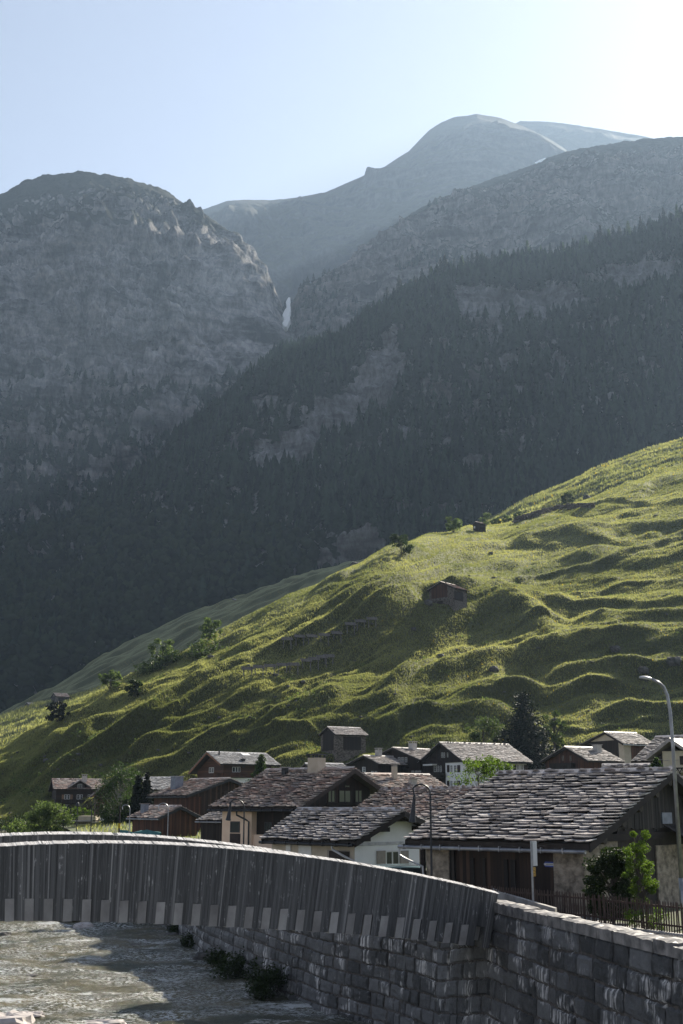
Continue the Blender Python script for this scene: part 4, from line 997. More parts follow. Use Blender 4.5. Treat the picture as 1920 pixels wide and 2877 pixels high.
for x0, y0, x1, y1 in ((1000, 2354, 1026, 2364), (1050, 2325, 1080, 2337), (1104, 2297, 1134, 2308), (1157, 2321, 1190, 2333)):
    h6.slab_on('purlin_end', 'beam', 'R', (x0, y0, x1, y1), 0, .42)

# --- cream house
h5 = House('cream_house', 82, -2.77, 3.48, 38.5, 8.24, 5.91, 2.62, 3.51, -1.16, 'cream plastered house with broad reddish slab roof and glazed timber gable', 'house', base=-.6, og=.75, oe=.75)
h5.roof('slab_rust', .24, (.32, .8), .065, 'barge', .24)
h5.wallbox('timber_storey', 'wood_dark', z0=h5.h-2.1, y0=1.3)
zl = h5.on('F', 760, 2346)[2]
h5.wallbox('lower_wall', 'plaster_cream', z1=zl)
uc = h5.on('F', 713, 2300)[0]
m = MB(); m.box(h5.og-.05, uc, .55, 3.0, 0, h5.h-.15); m.build('plaster_bay', M['plaster_cream'], h5.root)
m = MB(); m.box(uc+.01, h5.L-h5.og, 1.05, 3.0, zl, h5.h-.1); m.build('plank_wall', M['wood_dark'], h5.root)
h5.oe = .55
h5.window('F', (648, 2308, 674, 2340), fr='metal_dark', mull=0, bars=0)
h5.slab_on('door', 'shutter_dark', 'F', (647, 2342, 675, 2378), .0, .03)
h5.oe = 1.05
h5.window('F', (744, 2310, 765, 2342), fr='metal_dark', mull=1, bars=0)
for r_ in ((921, 2219, 942, 2256), (952, 2219, 986, 2256), (997, 2219, 1018, 2256)): h5.window('R', r_, fr='wood_grey', mull=1, bars=0, gl='glass_lit_tint')
h5.slab_on('sill_beam', 'beam', 'R', (915, 2257, 1030, 2262), 0, .12)
for r_ in ((968, 2205, 984, 2214),): h5.window('R', r_, fr='wood_grey', mull=0, bars=0, gl='glass_lit_tint')
h5.chimney(890, 2170, .92, 1.0, 'plaster_beige', 'metal_dark', .9, True)
h5.chimney(801, 2180, .36, .55, 'metal_dark', 'slab_grey', .36, False)
h5.gutter(None, None, 'metal_dark', .08, .2, .08)
h5.pipe([(uc-.9, 0, h5.h-.25), (uc-.9, 0, h5.h-.5), (uc-.35, .3, h5.h-.8), (uc-.15, .42, h5.h-.95), (uc-.15, .42, .3)], 'metal_dark', .06)

# --- house between cream house and barn
h7 = House('slab_roof_house', 78, 6.56, 2.78, 42.1, 8.68, 4.09, 1.88, 4.09, 0, 'low house of which only the wide stone slab roof shows, behind the curved black lamp', 'house', base=-.6)
h7.roof('slab_rust', .25, (.35, .85), .065, 'beam'); h7.wallbox('wall', 'plaster_beige')
# --- long timber barn
h4 = House('timber_barn', 118, -14.73, 4.49, 52.3, 7.45, 4.87, 1.62, 4.87, 0, 'tall weathered brown timber barn with red-brown slab roof left of the cream house', 'barn', base=-.3, og=.5, oe=.4)
h4.roof('slab_rust', .25, (.35, .8), .05, 'metal_dark'); h4.wallbox('wall', 'wood_aged')
h4.wallbox('front_wall', 'wood_red', y1=2.0, z1=h4.h-.1, proud=.02, u0=h4.og+.1)
h4.chimney(497, 2216, .95, 1.15, 'zinc_blue', 'metal_grey', .9, False)
h4.slab_on('dark_opening', 'shutter_dark', 'R', (628, 2222, 650, 2240), 0, .03)
h4.gutter(None, None, 'metal_dark', .07, .15)
h4b = House('lean_shed', 108, -15.86, 2.54, 47.9, 4.85, 2.34, .94, 2.34, 0, 'small red-brown shed with rusty roof and grey chimney in front of the timber barn', 'shed', base=-.3, og=.3, oe=.3)
h4b.roof('slab_rust', .25, (.35, .8), .045, 'metal_dark'); h4b.wallbox('wall', 'wood_red'); h4b.chimney(406, 2284, .55, .75, 'zinc_blue', 'slab_rust', .5, False); h4b.gutter(None, None, 'metal_grey', .06, .12)
h4c = House('garden_shed', 92, P(622, 2306, 92)[0], P(622, 2306, 92)[2], 40, 2.6, 2.0, .75, 2.0, 0, 'little dark shed tucked against the left wall of the cream house', 'shed', base=-.5, og=.2, oe=.25)
h4c.roof('slab_grey', .22, (.3, .6), .045, 'beam'); h4c.wallbox('wall', 'wood_black'); h4c.gutter(None, None, 'metal_grey', .05, .12)

# --- houses behind
h9 = House('low_house', 108, 3.63, 5.09, -32.8, 7.18, 2.9, 1.2, 2.9, 0, 'low house with pinkish slab roof and two short chimneys in front of the big chalet', 'house', base=1.0)
h9.roof('slab_rust', .25, (.35, .8), .05); h9.wallbox('wall', 'plaster_beige')
h9.chimney(1109, 2191, .38, 1.15, 'plaster_beige', 'slab_grey', .4, True); h9.chimney(1160, 2206, .62, .5, 'concrete_pale', 'slab_rust', .5, False)
h17 = House('roof_house', 135, P(880, 2166, 135)[0], P(880, 2166, 135)[2], -25, 4.6, 2.2, .8, 2.2, 0, 'house almost hidden behind the cream house ridge, only a sliver of pale slab roof showing', 'house')
h17.roof('slab_pale', .3, (.4, .9), .05); h17.wallbox('wall', 'plaster_beige')
h10 = House('small_chalet', 165, 4.99, 8.90, -43.9, 5.5, 2.97, 1.17, 3.86, .12, 'small very dark chalet, leftmost of the group right of the hay barn', 'chalet')
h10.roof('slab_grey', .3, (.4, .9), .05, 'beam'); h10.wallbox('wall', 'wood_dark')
for r_ in ((1019, 2155, 1027, 2169), (1044, 2167, 1050, 2179), (1054, 2167, 1060, 2179)): h10.window('F', r_, shw=.2)
h10.chimney(1064, 2124, .7, .8, 'concrete_pale', 'concrete_pale', .7, True)
h11 = House('brown_chalet', 168, 10.75, 9.51, -46.9, 8.08, 4.96, 1.80, 2.94, -.84, 'dark brown chalet with white chimney, left neighbour of the white-fronted chalet', 'chalet')
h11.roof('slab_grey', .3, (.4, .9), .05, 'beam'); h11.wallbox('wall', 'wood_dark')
h11.chimney(1160, 2108, .9, .95, 'concrete_pale', 'concrete_pale', .8, True)
for r_ in ((1098, 2124, 1106, 2131), (1119, 2128, 1126, 2142), (1128, 2128, 1135, 2142), (1138, 2128, 1145, 2142), (1157, 2166, 1164, 2180), (1167, 2166, 1174, 2180), (1176, 2166, 1183, 2180)): h11.window('L', r_, mull=1, bars=1)
h11.slab_on('balcony', 'wood_black', 'L', (1116, 2147, 1150, 2159), 0, .6)
h12 = House('white_fronted_chalet', 160, 15.67, 9.15, -30.3, 11.56, 5.11, 2.53, 5.31, 0, 'big chalet with white plastered long side, dark timber gable and wide grey slab roof', 'chalet', og=.6, oe=.5)
h12.roof('slab_pale' if 0 else 'slab_grey', .3, (.4, .95), .05, 'beam'); h12.wallbox('wall', 'plaster_white')
g = h12
zt1 = g.on('L', 1270, 2143)[2]
g.wallbox('timber_gable', 'wood_dark', u0=g.og-.12, u1=g.og+.02, y0=g.on('L', 1252, 2150)[1], y1=g.W+g.W2-.5)
m = MB(); ys = np.linspace(g.oe+.02, g.W+g.W2-.52, 20)
for ya, yb in zip(ys[:-1], ys[1:]):
    zz = min(g.z(ya), g.z(yb))-.2
    if zz > zt1: m.box(g.og-.14, g.og-.001, ya, yb, zt1, zz)
m.build('gable_boards', M['wood_dark'], g.root)
for r_ in ((1266, 2150, 1273, 2170), (1276, 2150, 1284, 2170), (1266, 2194, 1273, 2214), (1276, 2194, 1284, 2214)): g.window('L', r_, mull=1, bars=2, shut=None)
for r_ in ((1257, 2150, 1264, 2170), (1286, 2150, 1294, 2170), (1257, 2194, 1264, 2214), (1286, 2194, 1294, 2214)): g.slab_on('shutter', 'shutter_dark', 'L', r_, 0, .06)
for r_ in ((1241, 2115, 1245, 2129), (1247, 2115, 1251, 2129), (1257, 2115, 1260, 2128)): g.window('L', r_, mull=0, bars=1, off=.15)
for r_ in ((1220, 2152, 1227, 2169), (1229, 2152, 1234, 2169), (1237, 2152, 1241, 2169)): g.window('L', r_, mull=0, bars=2, off=.15)
g.slab_on('balcony', 'wood_black', 'L', (1190, 2172, 1252, 2184), 0, .8, .15)
g.slab_on('awning', 'white_paint', 'L', (1204, 2148, 1230, 2151), .1, .9, .15)
for r_ in ((1352, 2149, 1362, 2168), (1452, 2149, 1461, 2168), (1462, 2149, 1471, 2168), (1342, 2149, 1351, 2168)): g.window('F', r_, mull=1, bars=2)
for r_ in ((1442, 2149, 1451, 2169), (1472, 2149, 1484, 2169), (1335, 2149, 1341, 2169), (1363, 2149, 1372, 2169)): g.slab_on('shutter', 'shutter_dark', 'F', r_, 0, .06)
g.gutter(None, None, 'metal_dark', .07, .15)

h3 = House('orange_brown_chalet', 185, -18.16, 9.57, -37.6, 10.95, 3.93, 1.84, 5.23, 1.14, 'warm brown chalet with pale slab roof and orange bargeboards at the hill foot', 'chalet', og=1.1, oe=.8)
h3.roof('slab_pale', .3, (.4, .9), .05, 'barge_tan', .2); h3.wallbox('wall', 'wood_brown'); h3.wallbox('lower_wall', 'plaster_white', z1=h3.on('F', 680, 2186)[2], proud=.05)
for r_ in ((653, 2155, 661, 2170), (662, 2155, 668, 2170), (669, 2155, 675, 2170)): h3.window('F', r_, mull=0, bars=0)
h3.window('L', (588, 2157, 601, 2172), mull=1, bars=0)
h3.boards('balcony', 'wood_red', 'F', (600, 2172, 700, 2184), 26, off=.7)
m = MB(); p = h3.on('S', 616, 2123); m.tube([p-(0, 0, .3), p+(0, 0, .8)], .12, 8); m.build('stovepipe', M['metal_dark'], h3.root)
h3.chimney(683, 2140, .5, .35, 'metal_dark', 'metal_dark', .5, False)
m = MB(); c = h3.on('S', 691, 2124)
m.hexa([h3.f1(c[0]-.7, h3.SL*.72, .12), h3.f1(c[0]+.7, h3.SL*.72, .12), h3.f1(c[0]+.7, h3.SL*.9, .12), h3.f1(c[0]-.7, h3.SL*.9, .12)], [h3.f1(c[0]-.7, h3.SL*.72, .2), h3.f1(c[0]+.7, h3.SL*.72, .2), h3.f1(c[0]+.7, h3.SL*.9, .2), h3.f1(c[0]-.7, h3.SL*.9, .2)])
m.build('skylight', M['white_paint'], h3.root)

h1 = House('dark_log_chalet', 205, -47.6, 6.12, -18, 8.4, 3.6, 1.65, 5.0, .2, 'dark log chalet with white chimney and small dormer at the far left', 'chalet', og=.5, oe=.4)
h1.roof('slab_rust', .3, (.4, .9), .05, 'beam'); h1.wallbox('wall', 'wood_log')
for r_ in ((181, 2233, 188, 2246), (189, 2233, 196, 2246), (216, 2233, 224, 2246), (226, 2233, 232, 2246), (247, 2233, 253, 2244), (181, 2261, 188, 2274), (189, 2261, 195, 2274), (217, 2261, 224, 2274), (226, 2261, 231, 2274), (251, 2261, 257, 2270)): h1.window('F', r_, mull=0, bars=1)
for r_ in ((174, 2233, 180, 2246), (197, 2233, 204, 2246), (196, 2262, 202, 2274), (209, 2263, 215, 2275)): h1.slab_on('shutter', 'shutter_tan', 'F', r_, 0, .07)
h1.slab_on('balcony', 'wood_black', 'F', (172, 2248, 262, 2258), 0, .9)
h1.chimney(237, 2196, .8, .9, 'concrete_pale', 'concrete_pale', .8, True)
# dormer
du = h1.on('F', 224, 2215)[0]; m = MB(); zd = h1.h
m.box(du-1.0, du+1.0, .3, 2.2, zd-.4, zd+1.0); m.build('dormer', M['wood_log'], h1.root)
m = MB(); m.add([(du-1.9, -.2, zd+.35), (du, -.2, zd+1.55), (du+1.9, -.2, zd+.35), (du-1.9, 3.2, zd+.35), (du, 3.2, zd+1.55), (du+1.9, 3.2, zd+.35), (du-1.9, -.2, zd+.2), (du, -.2, zd+1.38), (du+1.9, -.2, zd+.2), (du-1.9, 3.2, zd+.2), (du, 3.2, zd+1.38), (du+1.9, 3.2, zd+.2)],
   [(0, 1, 4, 3), (1, 2, 5, 4), (6, 9, 10, 7), (7, 10, 11, 8), (0, 6, 7, 1), (1, 7, 8, 2), (0, 3, 9, 6), (2, 8, 11, 5)]); m.build('dormer_roof', M['slab_grey'], h1.root)
m = MB(); m.box(du-.35, du+.35, .24, .3, zd+.1, zd+.85); w = m.build('window', M['white_paint'], h1.root); m = MB(); m.box(du-.28, du-.03, .22, .24, zd+.16, zd+.8); m.box(du+.03, du+.28, .22, .24, zd+.16, zd+.8); m.build('pane', M['glass'], w)
h1b = House('gabled_house', 185, P(260, 2237, 185)[0], P(260, 2237, 185)[2], 76, 7, 3.0, 2.6, 4.6, 0, 'house with a brown gable and white base mostly hidden behind the birch', 'house', og=.6, oe=.6)
h1b.o = h1b.o+h1b.rd*0; h1b.roof('slab_rust', .3, (.4, .9), .05, 'barge_tan', .2); h1b.wallbox('wall', 'wood_brown'); h1b.wallbox('lower_wall', 'plaster_white', z1=1.0, proud=.06)
h2 = House('pale_roof_house', 180, -28.3, 5.75, -20.2, 5.4, 3.55, 1.77, 3.55, 0, 'house with a pale silver slab roof behind the dark columnar conifers', 'house')
h2.roof('slab_pale', .3, (.4, .9), .05, 'beam'); h2.wallbox('wall', 'plaster_beige')
h13 = House('red_brown_chalet', 150, 29.98, 8.81, -32.9, 6.13, 4.04, 1.8, 4.58, -.12, 'red-brown wooden chalet with stone chimney, right of the tall spruce', 'chalet', og=.5, oe=.45)
h13.roof('slab_grey', .28, (.4, .9), .05, 'beam'); h13.wallbox('wall', 'wood_red'); h13.chimney(1679, 2113, .8, .85, 'concrete_pale', 'slab_grey', .8, False)
for r_ in ((1580, 2123, 1586, 2138), (1601, 2123, 1607, 2138)): h13.window('L', r_, mull=0, bars=0, fr='shutter_tan')
h13.slab_on('balcony', 'wood_black', 'L', (1556, 2146, 1618, 2162), 0, .7)
for r_ in ((1546, 2168, 1552, 2180), (1577, 2168, 1584, 2180)): h13.slab_on('shutter', 'shutter_tan', 'L', r_, 0, .06)
h13.window('L', (1554, 2168, 1575, 2180), fr='shutter_dark', mull=2, bars=0)
h13.window('F', (1662, 2165, 1684, 2178), fr='shutter_tan', mull=2, bars=0); h13.slab_on('plaster_corner', 'plaster_beige', 'F', (1690, 2146, 1718, 2185), 0, .05); h13.slab_on('awning', 'white_paint', 'F', (1716, 2148, 1752, 2151), .1, .9)
h14 = House('grey_barn', 172, 39.44, 11.88, -28, 5.9, 3.97, 1.8, 5.55, -.28, 'upper barn of grey plaster and brown boards above the red-brown chalet', 'barn', og=.4, oe=.4)
h14.roof('slab_grey', .3, (.4, .9), .05, 'beam'); h14.wallbox('wall', 'plaster_beige')
h14.slab_on('plank_wall', 'wood_red', 'F', (1773, 2094, 1822, 2140), 0, .05); h14.slab_on('plank_wall', 'wood_dark', 'L', (1640, 2086, 1741, 2140), 0, .05); h14.gutter(None, None, 'metal_pale', .06, .12)
h15 = House('house_with_dormer', 92, 30.2, 6.95, 38, 9.2, 5.0, 2.1, 5.0, 0, 'slab-roofed house at the right edge with a cream cross gable and lattice balcony', 'house', base=.6)
h15.roof('slab_grey', .26, (.38, .9), .05, 'beam', .3); h15.wallbox('wall', 'plaster_beige')
dd = h15.on('F', 1903, 2125, 0.4); du = dd[0]; zd = h15.h
m = MB(); m.box(du-1.05, du+1.3, -.1, 2.2, zd-.9, zd+.75); m.build('dormer', M['plaster_yellow'], h15.root)
m = MB(); m.add([(du-2.2, -.6, zd+.35), (du-.2, -.6, zd+1.75), (du+2.2, -.6, zd+.15), (du-2.2, 4.2, zd+.35), (du-.2, 4.2, zd+1.75), (du+2.2, 4.2, zd+.15)]+[(du-2.2, -.6, zd+.1), (du-.2, -.6, zd+1.45), (du+2.2, -.6, zd-.1), (du-2.2, 4.2, zd+.1), (du-.2, 4.2, zd+1.45), (du+2.2, 4.2, zd-.1)],
   [(0, 1, 4, 3), (1, 2, 5, 4), (6, 9, 10, 7), (7, 10, 11, 8), (0, 6, 7, 1), (1, 7, 8, 2), (0, 3, 9, 6), (2, 8, 11, 5)]); m.build('dormer_roof', M['slab_grey'], h15.root)
m = MB(); m.box(du-.95, du-.1, -.14, -.1, zd+.6, zd+.9)
m = MB(); m.box(du+.35, du+.95, -.15, -.1, zd-.3, zd+.35); m.build('window', M['shutter_dark'], h15.root)
m = MB(); z0 = zd-1.25
for i in range(14):
    x = du-2.2+i*.33; m.bar((x, -.9, z0), (x+.33, -.9, z0+.62), .05); m.bar((x+.33, -.86, z0), (x, -.86, z0+.62), .05)
m.box(du-2.3, du+2.5, -.96, -.8, z0+.62, z0+.72); m.box(du-2.3, du+2.5, -.96, -.8, z0-.1, z0); m.build('lattice_balcony', M['beam'], h15.root)
h16 = House('low_annex', 84, P(1822, 2168, 84)[0], P(1822, 2168, 84)[2], 20, 3.2, 1.4, .45, 1.4, 0, 'sliver of low slab roof just above the barn ridge beside the small pine', 'shed', base=.2)
h16.roof('slab_grey', .24, (.35, .8), .05, 'beam'); h16.wallbox('wall', 'wood_dark')

# --- barns on the slopes
def near_surf(V, x, y):
    sx, sy = projv(V); c_ = int(np.argmin(abs(sx[V.shape[0]//2]-x))); col = sy[:-1, c_]; k = int(np.argmax(col <= y)) if (col <= y).any() else len(col)-1
    return V[k, c_]
def hscale(px, py, d, X, zE, *r):
    k = hill_pt(px, py)[1]/d*.988; a, L, W, rise, W2, dB = r
    return d*k, X*k, CZ+(zE-CZ)*k, a, L*k, W*k, rise*k, W2*k, dB*k
def hill_house(name, px, py, d, X, a, L, W, rise, W2, dB, zE, label, mt='slab_grey', wall='stone_wall', cat='barn', **kw):
    b = hill_pt(px, py); return House(name, d, X, zE, a, L, W, rise, W2, dB, label, cat, base=kw.pop('base'), **kw)
hB = House('hay_barn', *hscale(985, 2122, 240, -1.22, 16.95, -29, 7.44, 3.25, 1.58, 3.74, -.11), 'stone and timber hay barn standing at the hill foot above the cream house', 'barn', base=hill_pt(985, 2122)[2]-3, og=.3, oe=.3)
hB.roof('slab_grey', .32, (.45, .9), .05, 'beam'); hB.wallbox('wall', 'stone_wall')
hB.slab_on('plank_panel', 'wood_black', 'F', (965, 2070, 1014, 2108), 0, .08); hB.slab_on('plank_panel', 'wood_black', 'L', (909, 2054, 938, 2108), 0, .08)
hB.slab_on('dark_opening', 'shutter_dark', 'L', (922, 2117, 928, 2124), 0, .05)
hA = House('lone_barn', *hscale(1262, 1700, 310, 29.37, 58.29, -50, 6.74, 4.4, 2.08, 4.53, -.23), 'lone stone barn with a tall plank front in the middle of the sunny meadow slope', 'barn', base=hill_pt(1262, 1700)[2]-3, og=.4, oe=.4)
hA.roof('slab_rust', .34, (.5, 1), .06, 'beam'); hA.wallbox('wall', 'stone_wall')
hA.slab_on('plank_panel', 'wood_red', 'L', (1213, 1645, 1258, 1682), 0, .08); hA.slab_on('plank_panel', 'wood_black', 'F', (1277, 1660, 1302, 1690), 0, .08)
hA.slab_on('dark_opening', 'shutter_dark', 'L', (1229, 1688, 1245, 1696), 0, .06); hA.slab_on('ledge', 'stone_wall', 'L', (1216, 1683, 1262, 1686), 0, .3)
hH = House('summit_hut', *hscale(1350, 1494, 440, 51.45, 105.68, -39.9, 3.79, 1.95, .91, 1.65, .04), 'tiny wooden hut on the crest of the hill beside a mast', 'hut', base=hill_pt(1350, 1494)[2]-2, og=.15, oe=.15)
hH.roof('slab_rust', .34, (.5, 1), .05, 'beam'); hH.wallbox('wall', 'wood_dark'); hH.slab_on('window', 'white_paint', 'L', (1332, 1479, 1336, 1484), 0, .04)
hC = House('knoll_barn', 520, -121.73, 48.4, -33.4, 6.09, 3.38, 1.67, 3.37, .14, 'small stone barn with reddish roof on the sunlit knoll at the left', 'barn', base=43.5, og=.3, oe=.3)
hC.roof('slab_rust', .36, (.5, 1), .06, 'beam'); hC.wallbox('wall', 'stone_wall'); hC.slab_on('plank_panel', 'wood_black', 'F', (164, 1960, 195, 1982), 0, .08); hC.slab_on('plank_panel', 'wood_black', 'L', (147, 1958, 155, 1976), 0, .08)
hD = House('edge_barn', 485, P(62, 2083, 485)[0], P(62, 2083, 485)[2], 11.5, 9.2, 5.6, 2.9, 5.6, 0, 'barn with a rust coloured slab roof cut by the left picture edge below the knoll', 'barn', base=20, og=.3, oe=.3)
hD.roof('slab_rust', .34, (.5, 1), .06, 'beam'); hD.wallbox('wall', 'stone_wall')
for (x, y, d, lab, L_) in ((660, 1690, 560, 'small grey barn on the shaded far meadow left of the tree line', 7), (1000, 1588, 520, 'weathered hut peeping over the hill crest, only its pale roof and top showing', 7), (80, 1985, 545, 'dark little shed at the far edge of the sunlit knoll', 5)):
    vs_ = {660: VC, 1000: None, 80: VK}[x]; d = d if vs_ is None else float(near_surf(vs_, x, y)[1])
    p = P(x, y, d); h_ = House('far_hut', d, p[0], p[2]+.8, -35, L_*.75, 2.3, 1.0, 2.3, 0, lab, 'hut', base=p[2]-2.2, og=.3, oe=.3)
    h_.roof('slab_grey', .4, (.6, 1.1), .06, 'beam'); h_.wallbox('wall', 'stone_wall'); h_.slab_on('plank_panel', 'wood_black', 'F', None, 0, .06, local=(1.2, L_*.75-1.2, .8, 2.6))

# ------------------------------------------------------------------ street lamps, posts, signs, fence, car
def pole_xy(px, py, d): p = P(px, py, d); return p[0], p[1]
def crook_lamp(px, d, ytop, shade_px, shade_py, label, mt='metal_dark', name='street_lamp', r=.05, sh=.95, base=None, group=None, shade=True):
    "slender pole bending over into an arch that carries a cone shade"
    x, y = pole_xy(px, ytop, d); zt_ = P(px, ytop, d)[2]; zb_ = float(ground_z(x, y)) if base is None else base
    sx = P(shade_px, shade_py, d)[0]-x; szz = P(shade_px, shade_py, d)[2]
    root = empty(name, (x, y, zb_), 0, label, 'street lamp', group)
    H_ = zt_-zb_; hs = szz-zb_; w = abs(sx)*.55; sg = -1 if sx < 0 else 1
    m = MB(); m.tube([(0, 0, 0), (0, 0, 1.0)], r*1.5, 10); m.tube([(0, 0, 1.0), (0, 0, H_-w)], [r, r*.8], 10); m.build('pole', M[mt], root)
    pts = [(0, 0, H_-w)]+[(sg*w*(1-math.cos(t)), 0, H_-w+w*math.sin(t)) for t in np.linspace(.15, 2.55, 14)]
    end = pts[-1]; tip = (sx*.93, 0, hs+sh*.5); pts += [tip]
    m = MB(); m.tube(pts, r*.75, 8); m.build('arm', M[mt], root)
    if shade:
        m = MB(); dx = np.array([sx, 0, hs])-np.array(tip); dx = dx/np.linalg.norm(dx)*sh; a = np.array(tip)
        m.tube([a-dx*.02, a+dx*.45, a+dx*.85, a+dx], [.045, .075, .115, .145], 14); m.build('lamp_shade', M[mt], root)
        m = MB(); m.tube([a+dx*.93, a+dx*1.015], [.09, .09], 10); m.build('bulb', M['glass'], root)
    return root
crook_lamp(1209, 47, 2204, 1162, 2272, 'tall black lamp with curved neck and long cone shade, in front of the barn roof', base=-.3, r=.045, sh=1.0)
crook_lamp(687, 62, 2247, 645, 2281, 'black lamp with curved neck and cone shade in front of the cream house', base=-.3, r=.042, sh=.85)
crook_lamp(474, 88, 2257, 445, 2285, 'thin grey curved lamp in front of the red-brown shed', 'metal_grey', r=.04, sh=.3, shade=False)
crook_lamp(366, 100, 2262, 343, 2280, 'thin grey curved lamp in front of the dark conifers', 'metal_grey', r=.04, sh=.3, shade=False)
crook_lamp(181, 140, 2267, 172, 2276, 'thin dark curved lamp beside the round bush at the left', 'metal_dark', r=.05, sh=.3, shade=False)
x, y = pole_xy(336, 2300, 96); z0 = ground_z(x, y)
root = empty('wooden_post', (x, y, z0), 0, 'tall pale wooden post with a yellow band in front of the birch', 'post')
h_ = P(336, 2260, 96)[2]-z0; m = MB(); m.tube([(0, 0, 0), (0, 0, h_)], [.07, .055], 8); m.build('pole', M['wood_grey'], root)
m = MB(); m.tube([(0, 0, h_*.45), (0, 0, h_*.56)], .085, 8); m.build('yellow_band', M['flower'], root)
for px, yt, d, lab in ((218, 2268, 130, 'short dark lamp post with a lantern head in front of the log chalet'), (258, 2272, 112, 'thin black pole standing between the log chalet and the birch')):
    x, y = pole_xy(px, yt, d); z0 = float(ground_z(x, y)); h_ = P(px, yt, d)[2]-z0
    root = empty('lamp_post', (x, y, z0), 0, lab, 'post'); m = MB(); m.tube([(0, 0, 0), (0, 0, h_)], .05, 8); m.build('pole', M['metal_dark'], root)
    if px == 218: m = MB(); m.tube([(0, 0, h_), (0, 0, h_+.1), (0, 0, h_+.4), (0, 0, h_+.5)], [.06, .22, .16, .05], 10); m.build('lantern', M['metal_dark'], root)

# tall road lamp at the right edge
d = 42.0; bx = P(1917, 2500, d)[0]
root = empty('road_lamp', (bx, d, -.3), 0, 'tall grey metal road lamp curving over at the right picture edge', 'street lamp')
pp = [(1917, 2500), (1889, 2084), (1884, 2000), (1876, 1954), (1866, 1930), (1852, 1918), (1832, 1908)]
q = [P(a, b_, d)-np.array([bx, d, -.3]) for a, b_ in pp]; q = [np.array([0, 0, 0.])]+q; q[1][0] = 0
m = MB(); zz = [np.array([0, 0, 0]), np.array([0, 0, 1.6])]; m.tube(zz, .095, 12)
pts = [np.array([0, 0, 1.6]), np.array([0, 0, q[2][2]])]+[np.array([v[0], 0, v[2]]) for v in q[3:]]
pts[1][0] = 0; m.tube(pts, [.075, .06, .058, .055, .052, .05, .045], 12); m.build('pole', M['metal_grey'], root, smooth=True)
h0 = np.array([q[-1][0], 0, q[-1][2]]); h1_ = P(1797, 1903, d)-np.array([bx, d, -.3]); h1_[1] = 0; dx = h1_-h0; L_ = np.linalg.norm(dx); dx /= L_; upv = np.cross((0, 1, 0), dx); upv = -upv if upv[2] < 0 else upv
m = MB(); sec = [(0, .045, .04), (.12, .07, .055), (.4, .11, .075), (.62, .13, .07), (.8, .11, .06), (.95, .07, .04), (1, .03, .02)]
vs = []
for t, w_, hh in sec:
    c = h0+dx*L_*t
    for a in np.linspace(0, 2*np.pi, 10, endpoint=False): vs.append(c+np.array([0, 1, 0])*math.cos(a)*w_+upv*math.sin(a)*hh)
k = 10; m.add(vs, [(i*k+j, i*k+(j+1) % k, (i+1)*k+(j+1) % k, (i+1)*k+j) for i in range(len(sec)-1) for j in range(k)]+[tuple(range(k))[::-1], tuple((len(sec)-1)*k+j for j in range(k))])
hd = m.build('lamp_head', M['metal_pale'], root, smooth=True)
m = MB(); c = h0+dx*L_*.62-upv*.075
m.hexa([c-dx*.16+(0, -.08, 0), c+dx*.16+(0, -.08, 0), c+dx*.16+(0, .08, 0), c-dx*.16+(0, .08, 0)], [c-dx*.16+(0, -.08, 0)+upv*.02, c+dx*.16+(0, -.08, 0)+upv*.02, c+dx*.16+(0, .08, 0)+upv*.02, c-dx*.16+(0, .08, 0)+upv*.02]); m.build('lens', M['glass'], hd)

# bus-stop post seen edge on
d = 44.5; x, y = pole_xy(1496, 2450, d)
root = empty('stop_sign_post', (x, y, -.27), 0, 'grey post with narrow white panel and small yellow plates by the fence', 'sign post')
zt_ = P(1496, 2363, d)[2]+.27; m = MB(); m.tube([(0, 0, 0), (0, 0, zt_)], .036, 10); m.build('pole', M['metal_grey'], root)
def zpx(yy): return P(1496, yy, d)[2]+.27
m = MB(); a = R(48); ux_, uy_ = math.cos(a), math.sin(a)
def plate(x0, x1, z0, z1, th=.03):
    m = MB(); e = np.array([ux_, uy_, 0]); t = np.array([-uy_, ux_, 0])*th/2; k = np.array([0, 0, 1.])
    m.hexa([e*x0-t+k*z0, e*x1-t+k*z0, e*x1+t+k*z0, e*x0+t+k*z0], [e*x0-t+k*z1, e*x1-t+k*z1, e*x1+t+k*z1, e*x0+t+k*z1]); return m
plate(.04, .32, zpx(2434), zpx(2364), .05).build('panel_frame', M['metal_pale'], root)
plate(.065, .295, zpx(2431), zpx(2369), .062).build('panel', M['white_paint'], root)
m_y = mat_noise('sign_yellow', (.62, .34, .02), (.7, .4, .03), (4, 4, 4), .5, bs=0)
for ya, yb in ((2450, 2438), (2463, 2451.5)):
    q_ = plate(.02, .20, zpx(ya), zpx(yb), .03).build('yellow_plate', m_y, root)
    for f in (.3, .66): zc = zpx(ya)+(zpx(yb)-zpx(ya))*f; plate(.05, .10, zc-.012, zc+.014, .034).build('lettering', M['metal_dark'], q_); plate(.12, .17, zc-.012, zc+.014, .034).build('lettering', M['metal_dark'], q_)

